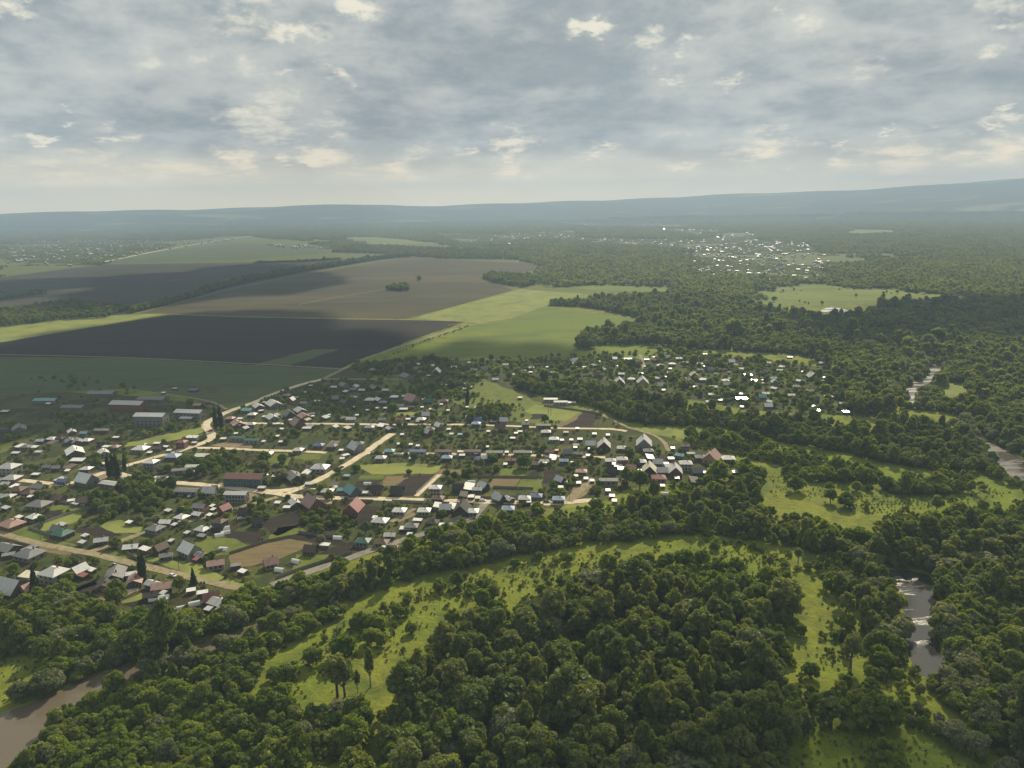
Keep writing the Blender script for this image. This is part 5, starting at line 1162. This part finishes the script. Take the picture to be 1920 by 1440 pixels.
# ---- trees that stand alone: photo pixel of the foot, kind, height, label
SOLO = [
    (697, 1207, 'maple', 7, 'rounded bush tree alone in the middle of the olive meadow'), (645, 1234, 'maple', 10, 'big dark bushy tree casting a shadow across the olive meadow edge'), (588, 1246, 'maple', 7.5, 'low bushy tree between the big dark bush and the river wood'),
    (746, 1156, 'maple', 6, 'small pointed tree standing in the open olive meadow'), (765, 1131, 'maple', 4.5, 'small round bush at the upper rim of the olive meadow'), (722, 1147, 'shrub', 4, 'little bush beside the small pointed tree in the olive meadow'),
    (739, 1203, 'slim', 6, 'thin young tree leaning over the grass of the olive meadow'), (771, 1187, 'maple', 5, 'young tree with a bent stem in the olive meadow'), (824, 1108, 'maple', 6, 'round dark tree at the narrow upper part of the olive meadow'),
    (857, 1101, 'broad', 8, 'taller round tree beside the belt at the meadow top'), (862, 1109, 'shrub', 3.6, 'low bush in front of the taller round tree at the meadow top'), (925, 1129, 'broad', 9, 'upright tree where the olive meadow narrows by the tall wood'),
    (697, 1179, 'maple', 7, 'darker of two bushy trees on the meadow slope'), (712, 1182, 'maple', 6.4, 'lighter of two bushy trees on the meadow slope'), (676, 1177, 'maple', 7.6, 'wide bushy tree at the scrub edge of the olive meadow'),
    (633, 1307, 'tall', 19, 'tall dark slender clump standing in the lower olive meadow'), (647, 1306, 'tall', 16, 'second stem of the tall dark clump in the lower olive meadow'), (695, 1288, 'slim', 17, 'thin tall tree beside the dark clump in the lower meadow'),
    (671, 1299, 'slim', 10, 'short thin tree between the dark clump and the thin tall tree'), (530, 1311, 'maple', 6.5, 'small tree near the lower end of the olive meadow'), (541, 1276, 'maple', 7, 'twin bushy tree, the upper one at the lower meadow edge'),
    (525, 1281, 'maple', 6, 'twin bushy tree, the lower one at the lower meadow edge'),
    (1491, 921, 'maple', 10, 'dense round tree alone in the right-hand meadow'), (1557, 943, 'broad', 9, 'two-tiered dark tree in the right-hand meadow'), (1585, 951, 'maple', 9, 'egg-shaped tree right of the two-tiered tree in the meadow'),
    (1597, 958, 'shrub', 4, 'small round bush in front of the egg-shaped meadow tree'), (1625, 956, 'shrub', 5, 'round bush near the lower rim of the right-hand meadow'), (1605, 921, 'maple', 6.5, 'wide low bush tree in the middle of the right-hand meadow'),
    (1555, 919, 'maple', 5.5, 'flat dark bush above the two-tiered tree'), (1632, 911, 'shrub', 4.2, 'small bush right of the wide low bush tree'), (1506, 901, 'maple', 7, 'first of a short row of round trees on the meadow'),
    (1520, 903, 'maple', 5.6, 'second of a short row of round trees on the meadow'), (1528, 903, 'maple', 6, 'third of a short row of round trees on the meadow'), (1539, 903, 'maple', 6, 'fourth of a short row of round trees on the meadow'),
    (1580, 905, 'broad', 10, 'large dark tree at the scrub edge of the right-hand meadow'), (1612, 903, 'maple', 7, 'round tree right of the large dark tree at the scrub'), (1786, 942, 'shrub', 4, 'single small bush in the yellow patch at right'),
    (1756, 957, 'broad', 9, 'round tree in front of the yellow patch at right'), (1815, 887, 'maple', 8, 'broad domed tree near the shining river reach'),
    (1577, 1203, 'spruce', 6, 'small dark fir in the glade beside the backwater'), (1500, 1191, 'maple', 5, 'small dark bush at the glade edge by the tall wood'), (1542, 1196, 'shrub', 3, 'tiny bush in the glade beside the small fir'),
    (1595, 1252, 'tall', 15, 'thin ragged tree at the lower end of the glade'), (1615, 1182, 'slim', 16, 'slim tall tree at the right rim of the glade'), (1585, 1164, 'tall', 14, 'leafy upright tree at the top of the glade'),
    (1659, 1447, 'maple', 11, 'dark rounded tree at the bottom edge of the shaded meadow'), (1602, 1359, 'maple', 12, 'left tree of the dark clump over the shaded meadow'), (1632, 1364, 'maple', 13, 'middle tree of the dark clump over the shaded meadow'),
    (1657, 1359, 'maple', 11, 'right tree of the dark clump over the shaded meadow'),
    (68, 1112, 'spruce', 15, 'dark pointed spruce beside the log house at left'), (266, 1088, 'poplar', 15, 'left one of the paired dark columns by the earth road'), (271, 1089, 'poplar', 16, 'right one of the paired dark columns by the earth road'),
    (364, 1098, 'spruce', 10, 'dark fir in the yard by the earth road'), (221, 1137, 'broad', 13, 'dark broad tree below the pile of pale sand'),
    (206, 896, 'poplar', 18, 'first of the tall dark poplars by the pale road'), (214, 898, 'poplar', 20, 'second and tallest of the dark poplars by the pale road'), (222, 896, 'poplar', 19, 'third of the tall dark poplars by the pale road'), (235, 883, 'poplar', 14, 'lone thinner poplar beside the three tall ones'),
    (405, 803, 'poplar', 21, 'left one of the paired poplars at the double bend'), (415, 804, 'poplar', 22, 'right one of the paired poplars at the double bend'), (877, 762, 'poplar', 19, 'lone dark poplar above the upper village street'),
    (737, 774, 'maple', 9.5, 'dark round tree in the strip of grass above the street'), (982, 878, 'maple', 10, 'dark round tree on the green plot by the middle street'), (1176, 908, 'broad', 12, 'dark tree left of the red hipped roof'), (1200, 918, 'broad', 13, 'big dark tree below the red hipped roof'),
    (495, 868, 'maple', 9, 'dark tree in the open plot above the road fork'), (530, 868, 'maple', 7, 'round tree right of the dark tree in the open plot'),
]
KINDNAME = {'broad': 'broadleaf_tree', 'tall': 'alder_tree', 'maple': 'maple_tree', 'willow': 'willow_tree', 'shrub': 'shrub', 'poplar': 'poplar_tree', 'spruce': 'spruce_tree'}
CATNAME = {'shrub': 'bush'}
ADJ = {'broad': 'dark round-crowned tree', 'tall': 'tall high-stemmed tree', 'maple': 'fresh green spreading tree', 'willow': 'grey-green willow', 'shrub': 'low bush', 'poplar': 'poplar', 'spruce': 'spruce'}
PROTO = {}


def place_tree(x, y, kd, vv, sxy, sz, rot, label, group):
    key = (kd, vv)
    root = empty(KINDNAME[kd], (x, y, 0), rot)
    root.scale = (sxy, sxy, sz)
    if key not in PROTO:
        PROTO[key] = (link('trunk', TRUNK[key], root), link('crown', CROWN[key], root))
    else:
        for src in PROTO[key]:
            c = src.copy(); COL.objects.link(c); c.parent = root
    tag(root, label, CATNAME.get(kd, 'tree'), group)
    return root


for (px, py, kd, h, lb) in SOLO:
    g = G(px, py); slim = kd == 'slim'; kd = 'tall' if slim else kd; s = h / SPEC[kd][0]
    place_tree(g[0], g[1], kd, int(RNG.integers(NVAR[kd])), s * (.5 if slim else 1), s, RNG.random() * 6.28, lb, 'trees standing apart')

T_ = [(x, y, k, v, a, b, r, z) for (x, y, k, v, a, b, r, z) in TREES]
cen = np.array([(q[0], q[1], SPEC[q[2]][0] * q[5] * .5) for q in T_])
pxx, pyy, ww = to_px(cen)
vis = (pxx > -10) & (pxx < 1930) & (pyy < 1450) & (ww > 0)
size = np.array([SPEC[q[2]][0] * q[5] * SPEC[q[2]][1] * q[4] for q in T_]) / np.maximum(ww, 1) ** 2 * vis
size *= np.array([1.0 if q[7] else 0.0 for q in T_])
N_IND = 232
order = np.argsort(-size)[:N_IND]
ind = set(int(i) for i in order)
ORD = ['first', 'second', 'third', 'fourth', 'fifth', 'sixth', 'seventh', 'eighth', 'ninth', 'tenth', 'eleventh', 'twelfth', 'thirteenth', 'fourteenth', 'fifteenth', 'sixteenth', 'seventeenth', 'eighteenth', 'nineteenth', 'twentieth']
zones = {}
for i in ind: zones.setdefault((T_[i][7], T_[i][2]), []).append(i)
for (ph, kd), ids_all in list(zones.items()):
    ids_all.sort(key=lambda i: pxx[i])
    nseg = min(4, max(1, math.ceil(len(ids_all) / 16)))
    for sg in range(nseg):
        ids = ids_all[sg * len(ids_all) // nseg:(sg + 1) * len(ids_all) // nseg]
        part = {1: ('',), 2: ('left half of ', 'right half of '), 3: ('left third of ', 'middle of ', 'right third of '), 4: ('left end of ', 'left middle of ', 'right middle of ', 'right end of ')}[nseg][sg]
        ids.sort(key=lambda i: ww[i])
        nrow = max(1, math.ceil(len(ids) / 6))
        for rw in range(nrow):
            rowids = sorted(ids[rw * len(ids) // nrow:(rw + 1) * len(ids) // nrow], key=lambda i: pxx[i])
            for c, i in enumerate(rowids):
                where = '' if nrow == 1 else ('front row, ' if rw == 0 else ORD[rw] + ' row, ')
                lb = f"{ADJ[kd]}, {ORD[c]} from left, {where}{part}{ph}"
                x, y, k, v, a, b, r, z = T_[i]
                place_tree(x, y, k, v, a, b, r, lb, 'trees of ' + ph)

rest = [i for i in range(len(T_)) if i not in ind and True]
P3, ro, sc, ix = [], [], [], []
for i in rest:
    x, y, k, v, a, b, r, z = T_[i]
    P3.append((x, y, 0)); ro.append(r); sc.append((a, a, b)); ix.append(IDX[k, v, 0 if math.hypot(x, y) < 700 else 1])
scatter('woodland', P3, ro, sc, ix, LIB, 'woods, hedges and garden greenery beyond the separate near trees')
print('trees', len(T_), 'separate', len(ind) + len(SOLO))

# ---- far woods: pieces of canopy
FAR = [
    [(2700, 395), (2700, 545), (1830, 556), (1700, 543), (1600, 541), (1545, 528), (1440, 538), (1400, 556), (1290, 543), (1200, 534), (1060, 533), (1000, 527), (1010, 510), (1040, 498), (1000, 488), (900, 468), (830, 455), (720, 443), (640, 443), (600, 432), (560, 424), (620, 416), (1000, 412), (1400, 408)],
    [(-300, 470), (-300, 428), (0, 432), (90, 436), (275, 431), (400, 426), (560, 424), (600, 434), (640, 446), (700, 460), (630, 466), (600, 458), (500, 446), (470, 440), (300, 452), (200, 455), (100, 452), (0, 455)],
    [(-300, 520), (-300, 470), (0, 455), (120, 452), (330, 456), (200, 490), (180, 496), (0, 519)],
]
FARV = [([(1280, 472), (1400, 448), (1530, 458), (1566, 492), (1552, 530), (1335, 520)], 300), ([(0, 464), (60, 452), (330, 450), (450, 448), (235, 482), (150, 499), (10, 500)], 260), ([(1015, 416), (1060, 414), (1290, 420), (1290, 428), (1100, 426)], 110),
        ([(950, 438), (1080, 432), (1100, 452), (970, 452)], 80), ([(1080, 446), (1300, 450), (1400, 436), (1440, 446), (1330, 472), (1200, 464), (1100, 458)], 170), ([(500, 458), (625, 459), (620, 467), (510, 465)], 50), ([(800, 436), (960, 440), (980, 462), (860, 458)], 80), ([(1290, 498), (1345, 498), (1345, 514), (1285, 512)], 24), ([(1190, 428), (1290, 430), (1420, 432), (1300, 440)], 50)]
FHOLE = [poly(f[3]) for f in FIELDS if 'far' in f[4] or 'thin green' in f[4]]
VIL = [poly(q) for q, _n in FARV]
P3, ro, sc, ix = [], [], [], []
for k, pg in enumerate(FAR):
    P = fill(poly(pg, 6), 44)
    bad = np.zeros(len(P), bool)
    for h in FHOLE: bad |= inside(P, h)
    dn = vnoise(P, 260, 1.7 + k) + RNG.normal(0, .25, len(P))
    thin = np.full(len(P), -.55 if k == 0 else (-.3 if k == 1 else .15))
    for vp in VIL: thin[inside(P, vp)] = (.05 if vp[:, 0].mean() < -1000 else -.1)
    bad |= dn < thin
    bad |= near_road(P, 30)
    for p in P[~bad]:
        if np.hypot(*p) > 8300: continue
        s = math.exp(RNG.normal(0, .12)) * (.30 if any(inside(p[None], vp)[0] for vp in VIL) else 1.0)
        P3.append((p[0], p[1], float(terrain_z(p[0], p[1])) - .5)); ro.append(RNG.integers(4) * 1.5708 + RNG.normal(0, .3)); sc.append((1, 1, s)); ix.append(int(RNG.integers(4)))
scatter('distant_forest', P3, ro, sc, ix, LIB2, 'blue-green forest filling the far valley')
print('canopy pieces', len(P3))

# ------------------------------------------------------------------ greenhouses, cars, fences, poles
def greenhouse(px, py, Lpx, ang, label):
    g = G(px, py, 1.2); L = max(5, Lpx * math.hypot(g[0], g[1], CAM_H) / FOC); r = 1.35
    root = empty('greenhouse', (g[0], g[1], 0), R(ang)); tag(root, label, 'greenhouse', 'film greenhouses in the gardens')
    n = 9; A = [(-r * math.cos(math.pi * i / n), r * 1.45 * math.sin(math.pi * i / n)) for i in range(n + 1)]
    V = [(x, a, z) for x in (-L / 2, L / 2) for a, z in A]
    F = [(i, i + 1, n + 2 + i, n + 1 + i) for i in range(n)]
    link('film_cover', mesh_np('film_cover', V, F, [m_poly], smooth=False), root)
    for s in (-1, 1):
        e = [(s * (L / 2 - .02), a, z) for a, z in A]
        link('end_wall', mesh_np('end_wall', e, [tuple(range(n + 1)) if s > 0 else tuple(reversed(range(n + 1)))], [m_poly]), root)
    b = MB(); b.box(L / 2 + .002, -.4, .03, L / 2 + .05, .4, 1.7); b.build('door', m_frame, root)


for i, q in enumerate([(529, 1093, 18, 15, 'upper of two white tunnels beside the grey foot road'), (538, 1097, 16, 15, 'lower of two white tunnels beside the grey foot road'), (633, 1007, 14, -8, 'white film tunnel in the plot above the green-roofed house'),
        (555, 1051, 13, -25, 'white tunnel right of the pink-roofed house by the foot road'), (524, 1067, 12, -15, 'yellowish tunnel below the pink-roofed house by the foot road'), (419, 1028, 16, -8, 'white tunnel beside the brown plot near the crossing earth road'),
        (422, 989, 9, 22, 'short white tunnel above the black plot'), (411, 1002, 10, 24, 'left one of two long low tunnels by the black plot'), (423, 997, 9, 24, 'right one of two long low tunnels by the black plot'),
        (289, 1121, 15, 20, 'first white tunnel in the garden above the river wood'), (304, 1125, 17, 20, 'second and longest white tunnel above the river wood'), (307, 1118, 10, 15, 'small white tunnel beside the two long ones'),
        (342, 1138, 14, 24, 'white tunnel beside the red veranda house'), (364, 1130, 15, 24, 'narrow white tunnel left of the silver roof by the wood'), (627, 911, 10, 30, 'cream tunnel beside the teal-roofed house'), (884, 903, 13, -3, 'white tunnel on the green plot by the lower street'),
        (689, 906, 11, -3, 'white tunnel above the black and tan plots'), (1247, 925, 9, -10, 'small tunnel under the trees right of the dirt lane')]):
    greenhouse(*q[:4], q[4])

CARPAINT = {k: plain_mat('car_paint_' + k, c, 0.3, 0.0, 0.6, 0.05) for k, c in {'white': (.7, .7, .68), 'silver': (.35, .36, .37), 'dark': (.03, .03, .035), 'red': (.3, .03, .03), 'blue': (.04, .07, .16)}.items()}
m_tyre = plain_mat('tyre_rubber', (0.02, 0.02, 0.02), 0.9)
CARPROTO = []


def car(px, py, ang, paint, label):
    g = G(px, py)
    root = empty('parked_car', (g[0], g[1], .16), R(ang)); tag(root, label, 'car', 'cars in the village')
    if not CARPROTO:
        prof = [(-2.1, .32), (2.1, .32), (2.15, .75), (1.25, .92), (.65, 1.42), (-1.1, 1.45), (-1.85, .98), (-2.15, .9)]
        b = MB(); n = len(prof)
        b.v += [(x, -.85 if z < 1 else -.68, z) for x, z in prof] + [(x, .85 if z < 1 else .68, z) for x, z in prof]
        b.f.append(tuple(range(n))); b.f.append(tuple(n + i for i in reversed(range(n))))
        for i in range(n): b.f.append(((i + 1) % n, i, n + i, n + (i + 1) % n))
        me = mesh_np('car_body', b.v, b.f, [CARPAINT['white']])
        w = MB(); w.face((.64, -.70, 1.37), (1.2, -.78, .97), (1.2, .78, .97), (.64, .70, 1.37)); w.v = [(x + .03, y, z + .03) for x, y, z in w.v]
        for s in (-1, 1):
            q = [(1.0, s * .835, .98), (-1.5, s * .835, 1.0), (-1.0, s * .72, 1.38), (.6, s * .72, 1.36)]; w.face(*(q if s < 0 else q[::-1]))
        mw = mesh_np('car_windows', w.v, w.f, [m_pane])
        t_ = MB(); t_.bar((0, -.1, 0), (0, .1, 0), .32, 10); mt = mesh_np('car_wheel', t_.v, t_.f, [m_tyre])
        CARPROTO.extend([me, mw, mt])
    body = link('body', CARPROTO[0].copy() if paint != 'white' else CARPROTO[0], root); body.data.materials[0] = CARPAINT[paint]
    link('window_glass', CARPROTO[1], root)
    for x in (-1.3, 1.35):
        for y in (-.8, .8): link('wheel', CARPROTO[2], root, (x, y, .32))


for q in [(56, 927, 40, 'white', 'white van-like car driving on the short lane at the left edge'), (293, 897, 80, 'white', 'first car of the row parked above the grove'), (300, 897, 80, 'silver', 'second car of the row parked above the grove'), (307, 897.5, 80, 'dark', 'third car of the row parked above the grove'),
          (315, 898, 80, 'white', 'fourth car of the row parked above the grove'), (282, 900, -10, 'white', 'car parked alone at the road end above the grove'), (318, 930, 75, 'dark', 'dark car, leftmost behind the long grey building'), (328, 931, 75, 'dark', 'second dark car behind the long grey building'),
          (345, 931, 75, 'dark', 'third dark car behind the long grey building'), (357, 932, 75, 'silver', 'silver car, rightmost behind the long grey building'), (1025, 942, -3, 'dark', 'dark car on the lower street near its right end'), (118, 1006, 40, 'white', 'white car beside the dark green fenced yard'),
          (215, 1062, -25, 'white', 'white car by the crossing earth road at the grey shed'), (324, 1081, -26, 'white', 'white car stopped on the crossing earth road'), (452, 974, 20, 'white', 'white car in the yard of the dark house'), (700, 851, -2, 'silver', 'silver car at the start of the middle street'),
          (905, 940, -3, 'white', 'white car at the lane corner of the lower street'), (395, 809, 70, 'red', 'red car in the double bend'), (640, 878, 63, 'dark', 'dark car driving on the diagonal road'), (1210, 905, 0, 'silver', 'silver car in front of the red hipped roof')]:
    car(*q)


def fence(pts, label, m=None, h=1.7):
    L = poly(pts); c = L[0]
    root = empty('fence', (c[0], c[1], 0)); tag(root, label, 'fence', 'fences round yards and plots')
    for a, b in zip(L[:-1], L[1:]):
        a = a - c; b = b - c; d = b - a; ln = np.hypot(*d); u = d / ln; nn = np.array([-u[1], u[0]]) * .03
        p = MB(); n = len(p.v); p.v += [(*(a + nn), .08), (*(b + nn), .08), (*(b + nn), h), (*(a + nn), h), (*(a - nn), .08), (*(b - nn), .08), (*(b - nn), h), (*(a - nn), h)]
        p.f += [(1, 0, 3, 2), (4, 5, 6, 7), (0, 4, 7, 3), (5, 1, 2, 6), (3, 7, 6, 2), (0, 1, 5, 4)]
        p.build('panel', m or m_fence, root)
        k = int(min(max(2, ln // 6), 14))
        for i in range(k):
            q = a + d * (i / (k - 1)) - np.array([-u[1], u[0]]) * .1
            o = MB(); o.box(q[0] - .06, q[1] - .06, 0, q[0] + .06, q[1] + .06, h + .12); o.build('post', m_fence, root)


for pts, lb, mm in [([(348, 1056), (385, 1044), (425, 1031)], 'board fence beside the brown plot and the pink roof', 0), ([(213, 1026), (240, 1039), (262, 1053)], 'dark fence below the bright zinc roof by the earth road', 0), ([(92, 940), (125, 945), (160, 950)], 'pale wall-like fence below the dark brick house', 1),
        ([(55, 991), (90, 1003), (122, 1002)], 'dark green fence round the cluttered yard', 1), ([(55, 991), (120, 968), (185, 948)], 'long fence at the back of the cluttered yard', 1), ([(517, 1086), (560, 1070), (600, 1057), (660, 1038)], 'long fence along the upper side of the foot road', 0),
        ([(795, 996), (830, 984), (870, 968)], 'fence beside the foot road near the street end', 1), ([(780, 927), (803, 906), (821, 889)], 'pale fence along the white side lane', 1), ([(1158, 889), (1190, 890), (1222, 890)], 'dark fence left of the red hipped roof', 0),
        ([(640, 940), (700, 941)], 'fence in front of the brick-red house on the lower street', 1), ([(735, 941), (800, 944)], 'fence in front of the two white hipped houses', 1), ([(830, 945), (888, 947)], 'fence in front of the dark gabled houses', 0), ([(600, 927), (650, 929), (700, 930)], 'fence on the upper side of the lower street', 0),
        ([(900, 934), (955, 937)], 'fence across the street from the pale blue roof', 0), ([(730, 855), (800, 857)], 'fence below the blue long roof on the middle street', 1), ([(840, 858), (900, 860)], 'fence below the cream shed on the middle street', 1), ([(500, 799), (600, 801)], 'fence below the upper street, left stretch', 0),
        ([(720, 801), (800, 803)], 'fence below the upper street, right stretch', 0), ([(0, 1012), (60, 1027)], 'fence below the crossing earth road at the left edge', 0), ([(430, 1040), (500, 1017), (545, 1008)], 'fence along the upper edge of the brown plot', 0), ([(560, 1000), (640, 1012)], 'fence between the garden strips below the road fork', 0),
        ([(280, 735), (310, 723), (390, 728), (410, 732), (360, 742)], 'low fence round the paddock above the barns', 0), ([(1020, 762), (1080, 770), (1130, 778)], 'fence along the foot of the wood above the tan plot', 0), ([(880, 895), (1010, 897)], 'dark fence across the green plots by the lower street', 0), ([(925, 915), (975, 917), (1000, 918)], 'dark fence below the tan plot by the lower street', 0),
        ([(135, 1042), (155, 1049), (135, 1052)], 'short fence below the earth road junction', 0), ([(185, 878), (205, 884), (225, 880)], 'white fence at the poplars', 1)]:
    fence(pts, lb, m_fence_sheet if mm else m_fence)

m_pole = plain_mat('pole_timber', (0.11, 0.10, 0.085), nscale=1); m_ins = plain_mat('white_insulator', (0.75, 0.75, 0.72), 0.3, 0, .8, .05)


def pole(px, py, h, ang, label, big=False):
    g = G(px, py)
    root = empty('power_pole' if big else 'utility_pole', (g[0], g[1], 0), R(ang)); tag(root, label, 'pole', 'tall power line poles' if big else 'wooden poles along the roads')
    r = .2 if big else .13
    b = MB(); b.bar((0, 0, -.2), (0, 0, h), r, 6); b.build('mast', m_pole, root)
    for k, (z, w_) in enumerate([(h - .5, 1.0)] if not big else [(h - .6, 1.6), (h - 2.8, 2.1)]):
        c = MB(); c.box(-w_, r + .002, z - .08, w_, r + .16, z + .08); arm = c.build('crossarm', m_pole, root)
        for x in ((-.9 * w_, 0, .9 * w_) if not big else (-.92 * w_, .92 * w_)):
            i_ = MB(); i_.bar((x, r + .09, z + .085), (x, r + .09, z + (.3 if not big else .75)), .07 if not big else .13, 6); i_.build('insulator', m_ins, arm)


PP = [(1544, 848, 15, -30, 'tall power pole on the bushy bank before the wood'), (1353, 815, 14, -30, 'tall power pole where the bushy bank begins'), (1167, 789, 14, -30, 'tall power pole at the foot of the wood above the curving track'), (1028, 780, 13, -30, 'left one of two tall power poles on the hay meadow'), (1033, 779, 14, -30, 'right one of two tall power poles on the hay meadow'), (1716, 885, 14, -30, 'tall power pole beside the dark clump in the right meadow')]
for q in PP: pole(*q, big=True)
k = 0
for ri, nm, n in ((1, 'diagonal road', 7), (0, 'lower street', 10), (3, 'double-bend road', 7), (9, 'upper street', 8), (11, 'crossing earth road', 6)):
    Ln = smooth_line(poly(ROADS[ri][3]), 4.0); tl = np.gradient(Ln, axis=0); tl /= np.linalg.norm(tl, axis=1)[:, None]
    for i in range(n):
        j = int((i + .5) / n * len(Ln)); p = Ln[j] + np.array([-tl[j][1], tl[j][0]]) * (ROADS[ri][2] / 2 + 1.2)
        qx, qy, _ = to_px(np.array([p[0], p[1], 0]))
        if near_bld(p[None], .3)[0]: continue
        pole(float(qx), float(qy), 8.2, math.degrees(math.atan2(tl[j][1], tl[j][0])) + 90, f"thin wooden pole beside the {nm}, {ORD[i]} from its left or near end")
        k += 1

# ------------------------------------------------------------------ far settlements: hundreds of roofs one cannot tell apart
V, F, FM, k = [], [], [], 0
for pg, n in FARV:
    P_ = poly(pg, 3); lo, hi = P_.min(0), P_.max(0); c = 0
    while c < n:
        p = lo + (hi - lo) * RNG.random(2)
        if not inside(p[None], P_)[0]: continue
        c += 1
        q = 1.3 if p[0] < -1000 else 1.0
        L, W, h = q * RNG.uniform(5, 9.5), q * RNG.uniform(4.5, 7), q * RNG.uniform(4, 6); a = RNG.choice([-.3, 1.25]) + RNG.normal(0, .35); z0 = float(terrain_z(p[0], p[1]))
        for mb, mi in ((walls_gable(L, W, h, W * .2), 0), (roof_gable(L, W, h, W * .2), int(RNG.choice([1, 1, 1, 5, 5, 2] if P_[:, 0].mean() < -1000 or np.hypot(*P_.mean(0)) > 4500 else [1, 2, 2, 2, 3, 3, 4])))):
            vv = np.array(mb.v); V.append(np.stack([vv[:, 0] * math.cos(a) - vv[:, 1] * math.sin(a) + p[0], vv[:, 0] * math.sin(a) + vv[:, 1] * math.cos(a) + p[1], vv[:, 2] + z0], 1))
            F += [tuple(i + k for i in f) for f in mb.f]; FM += [mi] * len(mb.f); k += len(vv)
o = link('distant_houses', mesh_np('distant_houses', np.vstack(V), F, [WM['w'], RM['W'], RM['S'], RM['G'], RM['P'], RM['Z']], fm=FM)); tag(o, kind='stuff', label='far settlements of tiny pale roofs on both sides of the valley')

# ------------------------------------------------------------------ what each building is called
RPH = {0: 'the lower street', 1: 'the diagonal road', 2: 'the road fork', 3: 'the double-bend road', 4: 'the top lane', 5: 'the field track', 6: 'the poplar road', 7: 'the left-edge road', 8: 'the side street', 9: 'the upper street', 10: 'the middle street', 11: 'the crossing earth road',
       12: 'the joining lane', 13: 'the short left lane', 14: 'the grey foot road', 15: 'the wide dirt lane', 16: 'the curving track', 18: 'the white side lane', 19: 'the short dirt lane', 22: 'the barn track'}
RL = {i: smooth_line(poly(ROADS[i][3]), 5.0) for i in RPH}
ROW = ['top', 'second', 'third', 'fourth', 'fifth', 'sixth', 'seventh', 'eighth', 'ninth', 'tenth']
keys = {}
for b in BINFO:
    x, y, px, py = b['x'], b['y'], b['px'], b['py']
    form = {'g': 'gabled', 'h': 'hip-roofed', 's': 'flat-roofed', 'w': 'long low', 'b': 'steep-gabled', 't': 'big'}[b['typ']]
    if b['two'] and b['typ'] != 't': form = 'two-storey ' + form
    desc = f"{CN[b['rc']]} {form} {b['cat']}"
    if px > 955 and py < 775 and not (1015 < px < 1085 and py > 735):
        rw = min(9, max(0, int((py - 655) / 11))); where = f"{ROW[rw]} row of the cottage settlement"
        if px > 1560: where = 'hidden in the wood beyond the cottages'
    else:
        best = min(((np.hypot(l[:, 0] - x, l[:, 1] - y).min(), i) for i, l in RL.items()))
        l = RL[best[1]]; q = l[np.argmin(np.hypot(l[:, 0] - x, l[:, 1] - y))]
        _, qy, _ = to_px(np.array([q[0], q[1], 0])); _, by, _ = to_px(np.array([x, y, 0]))
        side = 'above' if by < qy else 'below'; d_ = best[0]
        band = 'close ' if d_ < 17 else ('' if d_ < 38 else ('well ' if d_ < 75 else 'far '))
        where = f"{band}{side} {RPH[best[1]]}"
    keys.setdefault((desc, where), []).append(b)
for (desc, where), bs in keys.items():
    bs.sort(key=lambda b: b['px'])
    for i, b in enumerate(bs):
        lb = f"{desc}, {where}" + (f", {ORD[i]} from left" if len(bs) > 1 else '')
        tag(b['o'], lb, b['cat'], {'house': 'village houses', 'shed': 'sheds and outbuildings', 'building': 'long low buildings', 'barn': 'big barns and halls'}[b['cat']])
print('buildings', len(BINFO), {c: sum(b['cat'] == c for b in BINFO) for c in ('house', 'shed', 'building', 'barn')})
